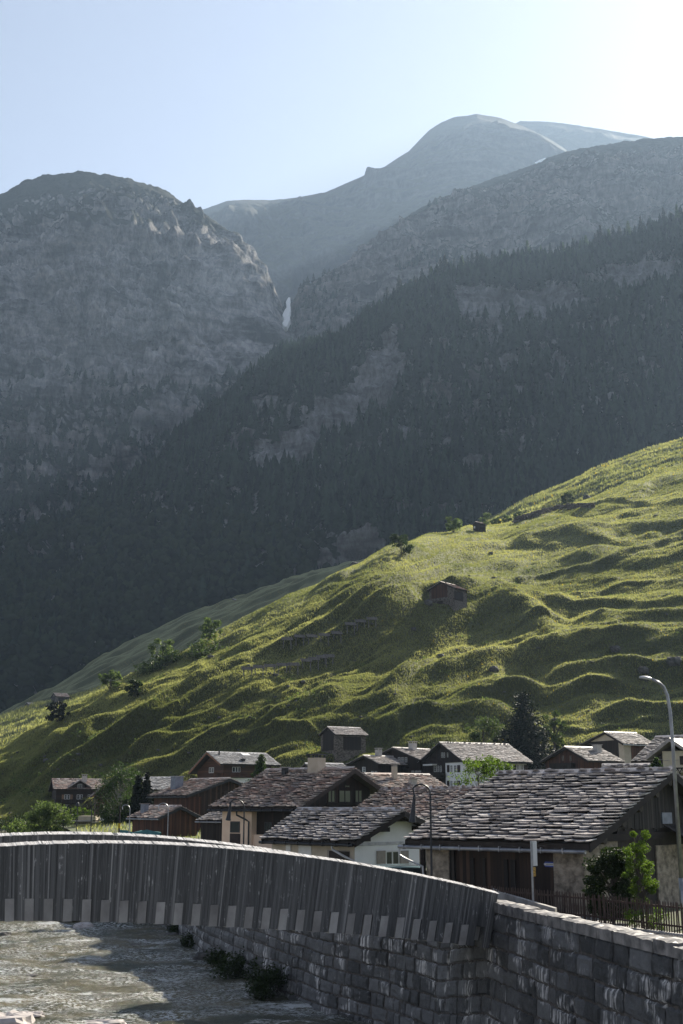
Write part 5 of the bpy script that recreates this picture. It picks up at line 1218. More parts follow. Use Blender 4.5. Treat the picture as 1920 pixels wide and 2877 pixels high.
# picket fence
fa = np.array([P(1330, 2530, 48.0)[0], 48.0]); fb = np.array([P(1480, 2550, 46.0)[0], 46.0]); fc_ = np.array([P(1640, 2567, 43.6)[0], 43.6]); fd = np.array([P(1915, 2600, 39.6)[0], 39.6]); fe = fd+(fd-fc_)*.18
FP = [fa, fb, fc_, fd, fe]; fl = np.concatenate([[0], np.cumsum([np.linalg.norm(b-a) for a, b in zip(FP[:-1], FP[1:])])])
fpos = lambda s: np.array([np.interp(s, fl, [p[0] for p in FP]), np.interp(s, fl, [p[1] for p in FP])])
root = empty('picket_fence', (*fpos(0), -.27), 0, 'weathered brown picket fence along the road in front of the barn', 'fence'); ro = np.array(root.location)
N_ = 98; pm = []
for v_i in range(5):
    m = MB(); w_, t_ = .018+.004*rng.random(), .012; h_ = .98+.04*rng.random(); le = rng.normal()*.012
    vs = [(-w_, -t_, .06), (w_, -t_, .06), (w_, t_, .06), (-w_, t_, .06), (-w_+le, -t_, h_-.05), (w_+le, -t_, h_-.05), (w_+le, t_, h_-.05), (-w_+le, t_, h_-.05), (le, 0, h_)]
    m.add(vs, [(0, 3, 2, 1), (0, 1, 5, 4), (1, 2, 6, 5), (2, 3, 7, 6), (3, 0, 4, 7), (4, 5, 8), (5, 6, 8), (6, 7, 8), (7, 4, 8)])
    pm.append(m.build('picket', M['picket'], root))
for i in range(N_):
    s = fl[-1]*i/(N_-1); p = fpos(s); t = fpos(min(s+.1, fl[-1]))-fpos(max(0, s-.1))
    o = pm[i] if i < 5 else pm[i % 5].copy()
    if i >= 5: COL.objects.link(o); o.parent = root
    o.location = (p[0]-ro[0]+rng.normal()*.008, p[1]-ro[1], rng.normal()*.012); o.rotation_euler = (rng.normal()*.01, rng.normal()*.012, math.atan2(t[1], t[0]))
for z_ in (.26, .82):
    m = MB()
    for s in np.arange(0, fl[-1], 1.2):
        p0, p1 = fpos(s)-ro[:2]+np.array([.02, .045]), fpos(min(s+1.2, fl[-1]))-ro[:2]+np.array([.02, .045]); m.bar((*p0, z_), (*p1, z_), .04, .06)
    m.build('rail', M['picket'], root)
for s in np.arange(.6, fl[-1], 2.0):
    p = fpos(s)-ro[:2]+np.array([.03, .10]); m = MB(); m.box(p[0]-.03, p[0]+.03, p[1]-.03, p[1]+.03, -.05, .9); m.build('post', M['picket'], root)
m = MB()
for a, b_ in zip(FP[:-1], FP[1:]):
    dv = (b_-a)/np.linalg.norm(b_-a); nv = np.array([-dv[1], dv[0]]); nv = nv if nv[1] > 0 else -nv
    g_ = [(*(a-nv*.1), -.5), (*(b_-nv*.1), -.5), (*(b_+nv*.16), -.5), (*(a+nv*.16), -.5)]
    m.hexa(g_, [(x_, y_, -.215) for x_, y_, _ in g_])
tag(m.build('kerb', M['concrete_pale']), 'low concrete kerb carrying the picket fence', 'kerb')

# parked car, only its top shows over the bridge parapet
cx, cy_ = P(1150, 2450, 56)[0], 56.0
root = empty('parked_car', (cx+.2, cy_+.6, -.42), R(12), 'teal green estate car parked beside the white house, only roof and windows showing', 'car')
m_car = mat_noise('car_paint', (.10, .17, .17), (.11, .18, .18), (2, 2, 2), .25, bs=0)
def loft(secs, mt, name, smooth=True):
    k = len(secs[0][1]); vs = []; [vs.extend([(x_, y_, z_) for y_, z_ in s]) for x_, s in secs]
    m = MB(); m.add(vs, [(i*k+j, i*k+(j+1) % k, (i+1)*k+(j+1) % k, (i+1)*k+j) for i in range(len(secs)-1) for j in range(k)]+[tuple(range(k))[::-1], tuple((len(secs)-1)*k+j for j in range(k))])
    return m.build(name, mt, root, smooth=False)
def sec(w_, z0, z1): return [(-w_*.96, z0), (w_*.96, z0), (w_, z0+.2), (w_*.98, z1-.12), (w_*.85, z1), (-w_*.85, z1), (-w_*.98, z1-.12), (-w_, z0+.2)]
loft([(-2.15, sec(.75, .3, .8)), (-2.0, sec(.84, .22, .95)), (-1, sec(.87, .2, .98)), (1.1, sec(.87, .2, .96)), (1.9, sec(.83, .22, .82)), (2.15, sec(.72, .3, .68))], m_car, 'body')
def sec2(w_, wt, z0, z1): return [(-w_, z0), (w_, z0), (wt, z1-.03), (wt*.9, z1), (-wt*.9, z1), (-wt, z1-.03)]
loft([(-1.98, sec2(.8, .6, .93, .97)), (-1.65, sec2(.82, .64, .93, 1.36)), (.25, sec2(.82, .66, .93, 1.38)), (1.0, sec2(.82, .7, .92, .96))], M['glass'], 'windows')
loft([(-1.75, sec2(.66, .6, 1.36, 1.43)), (-.7, sec2(.69, .62, 1.37, 1.47)), (.2, sec2(.67, .6, 1.365, 1.44))], m_car, 'car_roof')
for s_ in (-1, 1):
    m = MB(); m.bar((-1.6, .62*s_, 1.47), (.1, .62*s_, 1.48), .035, .035); m.build('roof_rail', M['metal_pale'], root)
    for xw in (-1.35, 1.32): m = MB(); m.tube([(xw, .72*s_, .31), (xw, .88*s_, .31)], .31, 18); w_ = m.build('wheel', M['metal_dark'], root); m = MB(); m.tube([(xw, .80*s_, .31), (xw, .89*s_, .31)], .18, 14); m.build('rim', M['metal_pale'], w_)
    for xw in (-1.62, -.75, .2): m = MB(); m.bar((xw, .825*s_, .95), (xw+.0, .675*s_, 1.36), .06, .03); m.build('pillar', m_car, root)

# teal tarpaulin, timber pile, snow barriers, mast, dry wall, boulders
def at_ground(px, py, d, dz=0): p = P(px, py, d); return np.array([p[0], p[1], float(ground_z(p[0], p[1]))+dz])
p = at_ground(395, 2345, 100); V = []
for i in range(7):
    for j in range(4): V.append((i*.55-1.8, j*.5, [.1, 1.05, 1.0, .1][j]+.12*math.sin(i*1.7+j)))
m = MB(); m.add(V, [(i*4+j, i*4+j+1, i*4+j+5, i*4+j+4) for i in range(6) for j in range(3)])
o = m.build('tarpaulin', mat_noise('tarp', (.03, .13, .13), (.06, .2, .2), (3, 3, 3), .5)); o.location = P(395, 2352, 100)-np.array([0, 0, .6]); tag(o, 'crumpled teal tarpaulin over a pile beside the red-brown shed', 'tarpaulin')
root = empty('timber_stack', at_ground(205, 2305, 150), 0, 'stack of sawn timber and boards on the ground in front of the log chalet', 'timber stack'); zb_ = P(205, 2312, 150)[2]-root.location[2]
for i in range(16): m = MB(); y0 = (i % 4)*.35; m.bar((-2.6+rng.normal()*.3, y0, zb_-.3+.16*(i//4)), (2.6+rng.normal()*.4, y0+rng.normal()*.15, zb_-.25+.16*(i//4)), .25, .13); m.build('board', M['concrete_pale' if i % 3 == 0 else 'wood_grey'], root)
m = MB(); root = empty('stair', at_ground(240, 2275, 175), 0, 'wooden outdoor stair with railing beside the log chalet', 'stair'); o0 = np.array(root.location)
a, b_ = P(228, 2286, 175)-o0, P(272, 2254, 175)-o0; m.bar(a, b_, .3, .12); m.build('flight', M['wood_grey'], root); m = MB(); m.bar(a+(0, 0, .9), b_+(0, 0, .9), .1, .1)
for t in np.linspace(0, 1, 6): m.bar(a+(b_-a)*t, a+(b_-a)*t+(0, 0, .9), .07)
m.build('handrail', M['wood_grey'], root)
m = MB(); o0 = at_ground(245, 2300, 165); a = P(220, 2293, 165); b_ = P(268, 2312, 165); m.box(a[0], b_[0], 165, 168, b_[2]-1.5, a[2]); tag(m.build('low_garage', M['plaster_beige']), 'low pale garage wall with planted roof below the log chalet', 'garage')

def unit(s_root, w_):
    "one avalanche barrier: two posts and a leaning rack of beams"
    for sx in (-.36, .36):
        m = MB(); m.bar((w_*sx, -.5, -1.2), (w_*sx*1.0, -.3, 1.55), .2, .2); m.build('post', M['wood_silver'], s_root)
    m = MB()
    for i in range(5): t = i/4; m.bar((-w_/2-.1, -.55+1.15*t, 1.45+.75*t), (w_/2+.1, -.55+1.15*t, 1.45+.75*t), .17, .15)
    m.build('rack', M['wood_silver'], s_root)
    m = MB()
    for sx in (-.38, .38): m.bar((w_*sx, -.75, 1.22), (w_*sx, .85, 2.3), .16, .16)
    m.build('bearer', M['beam'], s_root)
rows_ = [((806, 1813), (948, 1796), 5, 'upper left'), ((985, 1771), (1045, 1757), 3, 'uppermost'), ((694, 1897), (827, 1884), 5, 'lowest, longest'), ((862, 1873), (926, 1861), 4, 'lower right')]
proto = None
nth = ['first', 'second', 'third', 'fourth', 'fifth']
for a, b_, n_, nm in rows_:
    for i in range(n_):
        px = a[0]+(b_[0]-a[0])*i/(n_-1); py = a[1]+(b_[1]-a[1])*i/(n_-1)+3; p = hill_pt(px, py)
        if proto is None: proto = empty('snow_fence', p, 0); unit(proto, 2.7); o = proto
        else: o = copy_tree(proto)
        o.location = p; o.rotation_euler = (0, 0, R(rng.uniform(-8, 4)+14)); o.scale = (.82, .82, .82)
        tag(o, f'snow barrier, {nth[i]} from the left in the {nm} row', 'snow barrier', 'snow barriers on the slope')
p = hill_pt(1359, 1480); root = empty('mast', p, 0, 'thin dark mast with a small box standing beside the summit hut', 'mast'); h_ = P(1359, 1412, p[1])[2]-p[2]
m = MB(); m.tube([(0, 0, -1), (0, 0, h_)], .13, 6); m.build('pole', M['metal_dark'], root); m = MB(); m.box(-.3, .3, -.3, .3, h_*.86, h_*.96); m.build('box', M['metal_dark'], root)
m = MB(); pts = [(1448, 1462), (1480, 1450), (1520, 1437), (1570, 1424), (1620, 1419), (1670, 1419)]
for (xa, ya), (xb, yb) in zip(pts[:-1], pts[1:]):
    for i in range(10):
        px = xa+(xb-xa)*(i+rng.random()*.5)/10; py = ya+(yb-ya)*i/10
        for k in range(4):
            p = hill_pt(px, py+8)+np.array([0, -.3, -.2+k*.5]); w_ = rng.uniform(.5, 1.0); V_, f_ = rock_mesh(w_, .5, .32, rng.random()*40, 8, 5); m.add(V_+p+np.array([rng.normal()*.3, rng.normal()*.15, 0]), f_)
tag(m.build('dry_stone_wall', M['stone_wall']), 'rough dry stone wall of pale blocks high on the meadow slope', 'wall')
for px, py, s_, lab in ((1898, 1866, 2.0, 'big dark boulder in the grass above the road lamp head'), (1811, 1886, 1.5, 'dark angular boulder in the meadow left of the larger one'), (1380, 1556, .9, 'small boulder in the meadow above the lone barn'),
    (1388, 1886, 1.4, 'low grassy boulder in the middle of the lower meadow'), (1206, 1697, 1.4, 'dark boulder against the left side of the lone barn'), (1650, 1395, 2.2, 'dark rock ledge near the right end of the dry stone wall'), (1730, 1828, 1.5, 'dark boulder half sunk in the sunny right meadow')):
    p = hill_pt(px, py); V_, f_ = rock_mesh(s_*.7, s_*.6, s_*.5, rng.random()*40); m = MB(); m.add(V_, f_); o = m.build('boulder', M['rock']); o.location = p+np.array([0, 0, s_*.12]); tag(o, lab, 'boulder')

# ------------------------------------------------------------------ trees and bushes
def leaf_quads(C, size, V0=None):
    "C (n,3) centres -> randomly turned leaf quads"
    n_ = len(C); a = rng.normal(size=(n_, 3)); a /= np.linalg.norm(a, axis=1)[:, None]; b = rng.normal(size=(n_, 3)); b = np.cross(a, b); b /= np.linalg.norm(b, axis=1)[:, None]
    s = (size*rng.uniform(.6, 1.3, n_))[:, None]
    V = np.stack([C-a*s, C+b*s*.55, C+a*s, C-b*s*.55], 1).reshape(-1, 3)
    return V, np.arange(4*n_).reshape(-1, 4)
def leafy(px, py, d, h, w, mt, label, cat='tree', n=2600, leaf=.14, trunk='bark', clumps=26, shape='round', base=None, name='broadleaf_tree', droop=0, group=None, stem=.25):
    p = P(px, py, d) if base is None else np.array(base, float)
    root = empty(name, p, 0, label, cat, group)
    th = h*stem; cc = []
    m = MB(); r0 = max(.03, h*.018)
    top = np.array([rng.normal()*.03*h, rng.normal()*.03*h, h*.85])
    m.tube([(0, 0, -.6), tuple(top*.4*np.array([.5, .5, 1])), tuple(top)], [r0*1.3, r0, r0*.25], 8)
    for i in range(clumps):
        t = rng.random()
        if shape == 'round': z = th+(h-th)*(.08+.84*t); rr = w/2*math.sqrt(max(.05, 1-((z-(th+(h-th)*.45))/((h-th)*.58))**2))
        elif shape == 'column': z = th+(h-th)*t*.95; rr = w/2*(1-.75*t**1.6)*(.55+.45*min(1, t*5))
        else: z = th+(h-th)*t*.9; rr = w/2*(.5+.5*math.sin(math.pi*min(1, t*1.05)))
        a = rng.random()*6.28; q = rr*math.sqrt(rng.uniform(.15, 1))*.9
        c = np.array([q*math.cos(a), q*math.sin(a), z]); cc.append(c)
        zb = max(th*.7, z-q*.9-.1*h); m.tube([tuple(top*zb/top[2]), tuple((c+top*zb/top[2])/2+np.array([0, 0, .04*h])), tuple(c)], [r0*.45, r0*.25, r0*.08], 5)
    m.build('trunk', M[trunk], root)
    cc = np.array(cc); k = rng.integers(0, len(cc), n); cr = rng.uniform(.45, 1.15, len(cc))*w*.17
    g = rng.normal(size=(n, 3)); g /= np.linalg.norm(g, axis=1)[:, None]; g *= (rng.random(n)**.45*cr[k])[:, None]; g[:, 2] *= .8
    if droop: g[:, 2] -= droop*rng.random(n)**2*h*.12
    C = cc[k]+g; V, Fq = leaf_quads(C, leaf)
    raw_mesh('crown', V, Fq, M[mt], root, var=np.clip(rng.random(n)*.8+.2*rng.random(len(cc))[k], 0, 1))
    return root
def conifer(px, py, d, h, w, mt, label, n_l=26, leaf=.16, dens=70, name='spruce', base=None, ragged=.25, cat='tree'):
    p = P(px, py, d) if base is None else np.array(base, float)
    root = empty(name, p, 0, label, cat); m = MB(); m.tube([(0, 0, -.5), (0, 0, h*.97)], [h*.018, h*.002], 7); C = []; V_ = []
    for i in range(n_l):
        t = (i+.5)/n_l; z = h*(.06+.93*t); rr = w/2*(1-t)**.85*(1+rng.normal()*ragged*.5)+.05*w; nb = max(5, int(13*(1-t)+4))
        for j in range(nb):
            a = 6.28*(j+rng.random())/nb; L_ = rr*rng.uniform(.7, 1.15); dn = -.28*L_
            e = np.array([math.cos(a)*L_, math.sin(a)*L_, z+dn]); m.tube([(0, 0, z), tuple(e)], [.012*h*(1-t)+.01, .01], 3)
            k = int(dens*(L_/(w/2))+8); q = rng.random(k)**.7
            pts = np.outer(q, e-np.array([0, 0, z]))+np.array([0, 0, z])+rng.normal(size=(k, 3))*np.array([.06, .06, .035])*w*(.35+.4*(1-q))[:, None]; pts[:, 2] -= rng.random(k)*.05*w; C.append(pts)
    m.build('trunk', M['bark'], root); C = np.concatenate(C); V, Fq = leaf_quads(C, leaf); raw_mesh('crown', V, Fq, M[mt], root, var=rng.random(len(C))); return root
leafy(334, 2345, 150, P(334, 2130, 150)[2]-P(334, 2345, 150)[2], 7.2, 'leaf_larch', 'tall airy birch with hanging light green foliage left of the dark conifers', n=13000, leaf=.12, trunk='birch_bark', clumps=90, shape='tall', name='birch', droop=1.5, stem=.12)
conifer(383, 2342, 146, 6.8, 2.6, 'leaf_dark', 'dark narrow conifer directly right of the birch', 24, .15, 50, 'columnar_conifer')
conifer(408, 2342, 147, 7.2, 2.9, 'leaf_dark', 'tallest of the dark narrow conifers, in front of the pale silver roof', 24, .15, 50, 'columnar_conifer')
leafy(132, 2354, 140, P(132, 2258, 140)[2]-P(132, 2354, 140)[2], 5.2, 'leaf_bush', 'round light green bush right at the river bank, above the left end of the bridge', 'bush', 9000, .12, clumps=60, name='bush', stem=.05)
leafy(62, 2356, 146, 2.0, 4.6, 'leaf_bush', 'low spreading bush left of the round one at the river bank', 'bush', 2200, .13, clumps=26, name='bush', stem=.02)
leafy(14, 2350, 152, 2.2, 6.5, 'leaf_mid', 'low dark hedge at the left picture edge above the bridge', 'hedge', 2600, .13, clumps=30, name='hedge', stem=.02)
leafy(232, 2300, 172, 1.6, 3.0, 'leaf_bright', 'small planted shrubs on the garage roof below the log chalet', 'bush', 900, .12, clumps=14, name='bush', stem=.02)
conifer(192, 2306, 160, 2.0, 1.6, 'leaf_conifer', 'very small blue-green conifer in front of the log chalet', 10, .12, 40, 'small_conifer')
conifer(733, 2215, 135, P(733, 2118, 135)[2]-P(733, 2215, 135)[2], 2.9, 'leaf_larch', 'small feathery light green larch before the orange-brown chalet', 18, .12, 26, 'larch', ragged=.5)
p = hill_pt(1478, 2165); conifer(1478, 2165, 200, P(1474, 1938, 204)[2]-P(1478, 2185, 204)[2], 13, 'leaf_conifer', 'big dark spruce rising above the village houses', 34, .2, 85, base=P(1478, 2185, 204))
leafy(1560, 2150, 214, P(1560, 1990, 214)[2]-P(1560, 2150, 214)[2], 5.0, 'leaf_soft', 'pale airy tree leaning against the right side of the big spruce', n=3600, leaf=.17, clumps=34, shape='tall')
leafy(1362, 2120, 207, P(1362, 2016, 207)[2]-P(1362, 2120, 207)[2], 7.4, 'leaf_soft', 'round broadleaf tree between the white-fronted chalet and the big spruce', n=4600, leaf=.16, clumps=42, stem=.1)
for k_, (px, py, d, h, w, lab) in enumerate(((1345, 2228, 92, 2.6, 4.0, 'sunlit bright green fruit tree rising behind the barn ridge, left of its highest twig'), (1400, 2205, 93, 2.2, 2.4, 'bright green upper twigs of a fruit tree in front of the white-fronted chalet'))):
    leafy(px, py, d, h, w, 'leaf_bright', lab, n=1900-500*k_, leaf=.085, clumps=22, shape='round', name='fruit_tree', stem=.1)
conifer(1848, 2186, 80, P(1848, 2126, 80)[2]-P(1848, 2186, 80)[2], 1.5, 'leaf_larch', 'small bright pine just above the right end of the barn ridge', 14, .07, 40, 'small_pine')
leafy(1705, 2560, 43.4, 2.6, 1.9, 'leaf_shaded', 'dense dark green shrub in the shade of the barn gable behind the fence', 'shrub', 15000, .055, clumps=70, shape='round', base=(P(1722, 2560, 43.6)[0], 43.6, -.3), name='shrub', stem=.02)
leafy(1810, 2560, 42.2, 3.35, 1.15, 'leaf_bright', 'upright sunlit yellow-green young tree standing behind the picket fence', 'tree', 6500, .034, clumps=44, shape='tall', base=(P(1806, 2560, 42.0)[0], 42.0, -.3), name='young_tree', stem=.25)
leafy(1850, 2590, 41.0, .9, 1.6, 'leaf_bright', 'low sunlit weeds between the pickets near the right end of the fence', 'weeds', 900, .04, clumps=14, base=(P(1830, 2600, 41.2)[0], 41.2, -.35), name='weeds', stem=.02)
# bank plants at the wall foot
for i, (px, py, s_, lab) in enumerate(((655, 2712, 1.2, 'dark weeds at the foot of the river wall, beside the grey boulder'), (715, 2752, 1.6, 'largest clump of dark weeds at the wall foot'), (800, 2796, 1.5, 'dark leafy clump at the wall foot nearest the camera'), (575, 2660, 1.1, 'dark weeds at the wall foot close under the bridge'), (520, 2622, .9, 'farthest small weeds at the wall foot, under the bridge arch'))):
    p = hit(px, py, (0, 0, WATER), np.array([0, 0, 1.])); leafy(px, py, p[1], s_*.75, 2.8*s_, 'leaf_shaded', lab, 'weeds', 4200, .08, clumps=34, base=(p[0], p[1], WATER-.1), name='bank_weeds', stem=.02)
# bushes on the hill
for px, py, s_, mt, lab in ((458, 1852, 5.0, 'leaf_soft', 'round bush with a short trunk on the left part of the hill skyline'), (590, 1792, 4.6, 'leaf_soft', 'pale bush on the hill skyline above the snow barriers'), (306, 1932, 4.2, 'leaf_soft', 'pale round bush on the skyline close to the knoll barn'),
    (378, 1952, 3.2, 'leaf_mid', 'small bush low on the dark slope right of the pale round one'), (160, 2022, 3.8, 'leaf_dark', 'dark bush on the slope below the knoll barn'), (1128, 1556, 5.5, 'leaf_mid', 'low broad bush on the skyline left of the summit hut'), (1275, 1492, 5.0, 'leaf_soft', 'pale bush on the skyline just left of the summit hut'),
    (1370, 1462, 5.0, 'leaf_soft', 'light bush directly right of the mast'), (1396, 1449, 3.0, 'leaf_soft', 'tiny bush right of the mast bush'), (1457, 1420, 3.4, 'leaf_soft', 'small bush alone on the upper crest'), (1425, 1436, 3.2, 'leaf_soft', 'small bush midway up the crest'), (1598, 1366, 4.5, 'leaf_mid', 'bush on the pale upper slope near the dark ledge')):
    b_ = hill_pt(px, py+6)
    leafy(px, py, b_[1], s_*1.15, s_*1.25, 'leaf_bush' if mt == 'leaf_soft' else mt, lab, 'bush', 1500, .27, clumps=22, base=b_-np.array([0, 0, .5]), name='bush', stem=.12)
C = []
for i in range(34):
    t = rng.random(); px = 370+t*240+rng.normal()*6; py = 1895-t*75+rng.normal()*10; b_ = hill_pt(px, py); g = rng.normal(size=(90, 3))*np.array([1.0, 1.0, .5]); C.append(b_+g+np.array([0, 0, .8]))
C = np.concatenate(C); V, Fq = leaf_quads(C, .3); o = raw_mesh('scrub', V, Fq, M['leaf_soft'], var=rng.random(len(C))); tag(o, 'band of low green scrub along the left skyline of the hill', 'scrub', kind='stuff')

# ------------------------------------------------------------------ grass of the meadow
def tufts(V, n, name, mt, hgt=(.16, .42), wid=.12, tmax=None, label=None, flower=.010, power=1.0):
    nt_, nx_ = V.shape[:2]; r = rng.random(n)**power*(nt_-1.01); c = rng.random(n)*(nx_-1.01); ri = r.astype(int); ci = c.astype(int); fr = (r-ri)[:, None]; fc = (c-ci)[:, None]
    B = (V[ri, ci]*(1-fr)+V[ri+1, ci]*fr)*(1-fc)+(V[ri, ci+1]*(1-fr)+V[ri+1, ci+1]*fr)*fc
    a = rng.random(n)*6.28; dv = B[:, 1]/300; w = wid*rng.uniform(.6, 1.5, n)*np.maximum(dv, .5); h = rng.uniform(*hgt, n)*np.maximum(.8, dv**.5)
    ex = np.stack([np.cos(a)*w, np.sin(a)*w, 0*a], 1); tip = B+np.stack([rng.normal(size=n)*.2*h, rng.normal(size=n)*.2*h, h], 1); B = B-np.array([0, 0, .08])
    T = np.stack([B-ex, B+ex, tip], 1).reshape(-1, 3)
    patch = np.clip(.45+.55*fbm(B[:, 0]/30, B[:, 1]/30, 3), 0, .88); var = np.clip(patch*.6+.35*rng.random(n), 0, .88)
    fl_ = rng.random(n) < flower*sstep(-10, 60, B[:, 0])*np.clip(2.5*fbm(B[:, 0]/22+9, B[:, 1]/22, 2)+1, 0, 4); var[fl_] = 1
    o = raw_mesh(name, T, np.arange(3*n).reshape(-1, 3), mt, var=var); return tag(o, label, 'grass', kind='stuff')
tufts(VA[:-1], 760000, 'meadow_grass', M['grass'], label='long summer grass and yellow flowers covering the meadow hill', power=.9)
tufts(VK, 22000, 'knoll_grass', M['grass'], (.5, 1.0), .2, label='pale grass on the sunlit knoll at the left')
tufts(VB, 40000, 'slope_grass', M['grass'], (.5, 1.1), .2, label='pale backlit grass on the upper slope at the right')
nx_ = 60000; Xg = rng.uniform(-70, 70, nx_); Yg = rng.uniform(75, 225, nx_); ok = Xg > wall_x(Yg)+1.2; Xg, Yg = Xg[ok], Yg[ok]; B = np.stack([Xg, Yg, ground_z(Xg, Yg)], 1)
a = rng.random(len(B))*6.28; w = .06; ex = np.stack([np.cos(a)*w, np.sin(a)*w, 0*a], 1); tip = B+np.stack([rng.normal(size=len(B))*.05, rng.normal(size=len(B))*.05, rng.uniform(.15, .4, len(B))], 1)
o = raw_mesh('village_grass', np.stack([B-ex, B+ex, tip], 1).reshape(-1, 3), np.arange(3*len(B)).reshape(-1, 3), M['grass'], var=rng.random(len(B))*.85); tag(o, 'short grass between the village houses', 'grass', kind='stuff')

# ------------------------------------------------------------------ mountain forest
def tree_template(seed, broad=False):
    r_ = np.random.default_rng(seed); vs = []; fs = []
    if broad:
        for k in range(3):
            c = np.array([r_.normal()*.12, r_.normal()*.12, .35+.22*k]); nn = 7; b0 = len(vs)
            for z_, rr in ((-.22, .2), (.0, .34), (.2, .2)):
                for j in range(nn): a = 6.28*j/nn+r_.random()*.3; q = rr*(.8+.4*r_.random())*(1-.2*k); vs.append(c+(q*math.cos(a), q*math.sin(a), z_))
            vs.append(c+(0, 0, .32)); 
            for i in range(2):
                for j in range(nn): fs += [(b0+i*nn+j, b0+i*nn+(j+1) % nn, b0+(i+1)*nn+j), (b0+i*nn+(j+1) % nn, b0+(i+1)*nn+(j+1) % nn, b0+(i+1)*nn+j)]
            for j in range(nn): fs.append((b0+2*nn+j, b0+2*nn+(j+1) % nn, b0+3*nn))
    else:
        for k, (z0, z1, r0) in enumerate(((.04, .45, .20), (.25, .66, .165), (.46, .84, .12), (.66, 1.0, .075))):
            nn = 8; b0 = len(vs)
            for j in range(nn): a = 6.28*j/nn+r_.random()*.4; q = r0*(.55+.85*r_.random()); vs.append((q*math.cos(a), q*math.sin(a), z0+.07*r_.random()))
            vs.append((r_.normal()*.01, r_.normal()*.01, z1))
            for j in range(nn): fs.append((b0+j, b0+(j+1) % nn, b0+nn))
    return np.array(vs), np.array(fs)
TPL = [tree_template(i) for i in range(5)]; TPB = [tree_template(50+i, True) for i in range(4)]
def forest(pts, hs, name, mt, label, broad=False, fat=1.0):
    Vs = []; Fs = []; vr = []; off = 0; tp = TPB if broad else TPL
    k = rng.integers(0, len(tp), len(pts))
    for i in range(len(tp)):
        sel = np.where(k == i)[0]
        if not len(sel): continue
        tv, tf = tp[i]; a = rng.random(len(sel))*6.28; ca, sa = np.cos(a)[:, None], np.sin(a)[:, None]; h = hs[sel][:, None]; w = h*fat*rng.uniform(.8, 1.3, (len(sel), 1))
        X = (tv[:, 0]*ca-tv[:, 1]*sa)*w; Y = (tv[:, 0]*sa+tv[:, 1]*ca)*w; Z = tv[:, 2]*h
        V = np.stack([X, Y, Z], -1)+pts[sel][:, None, :]-np.array([0, 0, 1.]); n_ = len(tv)
        Fs.append((tf[None]+(np.arange(len(sel))*n_)[:, None, None]+off).reshape(-1, 3)); Vs.append(V.reshape(-1, 3)); off += n_*len(sel); vr.append(np.repeat(rng.random(len(sel)), len(tf)))
    o = raw_mesh(name, np.concatenate(Vs), np.concatenate(Fs), M[mt], var=np.concatenate(vr)); return tag(o, label, 'forest', kind='stuff')
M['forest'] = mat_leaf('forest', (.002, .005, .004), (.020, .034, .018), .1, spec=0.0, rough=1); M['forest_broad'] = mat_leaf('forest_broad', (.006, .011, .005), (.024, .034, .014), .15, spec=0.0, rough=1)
def scatter(V, n, fn, xlim=None, tlo=0, thi=1.):
    nt_, nx_ = V.shape[0]-2, V.shape[1]; r = (tlo+(thi-tlo)*rng.random(n))*(nt_-1.01); c = rng.random(n)*(nx_-1.01); ri, ci = r.astype(int), c.astype(int); p = V[ri, ci]*.5+V[ri+1, ci+1]*.5
    sx, sy = projv(p); keep = rng.random(n) < fn(sx/K, sy/K, p); return p[keep]
def densD(x, y, p):
    clr = clearD(x, y)+.9*bl(x, y, 60, 1260, 120, 30)+.9*bl(x, y, 780, 1270, 90, 50)
    return np.clip(1.15+.55*fbm(p[:, 0]/90, p[:, 2]/70, 3)-2.2*clr, 0, 1)
def broadzone(x, y): return sstep(-30, 40, y-(1235+.0*x)-np.clip((x-650)*.25, -60, 200))*(x < 760)
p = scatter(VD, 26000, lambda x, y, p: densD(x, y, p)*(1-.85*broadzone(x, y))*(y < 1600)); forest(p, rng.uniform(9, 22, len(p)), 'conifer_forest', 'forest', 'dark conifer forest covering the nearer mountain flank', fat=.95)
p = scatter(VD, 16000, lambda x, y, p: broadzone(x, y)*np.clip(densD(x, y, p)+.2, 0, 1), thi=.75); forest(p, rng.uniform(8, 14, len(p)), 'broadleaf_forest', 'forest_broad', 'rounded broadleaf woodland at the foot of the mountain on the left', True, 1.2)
p = scatter(VG, 9000, lambda x, y, p: np.clip(.25+.9*sstep(880, 1120, y)+1.0*fbm(p[:, 0]/120, p[:, 2]/90, 3)-1.1*(y < 860), 0, 1)*(y > 840)); forest(p, rng.uniform(11, 22, len(p)), 'slope_forest', 'forest', 'patches of forest on the lower slopes of the rock mountain', fat=1.1)
p = scatter(VE, 5000, lambda x, y, p: np.clip(-.25+.9*sstep(520, 640, y)+1.1*fbm(p[:, 0]/110, p[:, 2]/70, 3)-.8*bl(x, y, 830, 620, 80, 60)-.6*bl(x, y, 1150, 560, 200, 40), 0, 1)*(y > 470)); forest(p, rng.uniform(11, 20, len(p)), 'ridge_forest', 'forest', 'thin forest patches on the rocky ridge', fat=1.1)
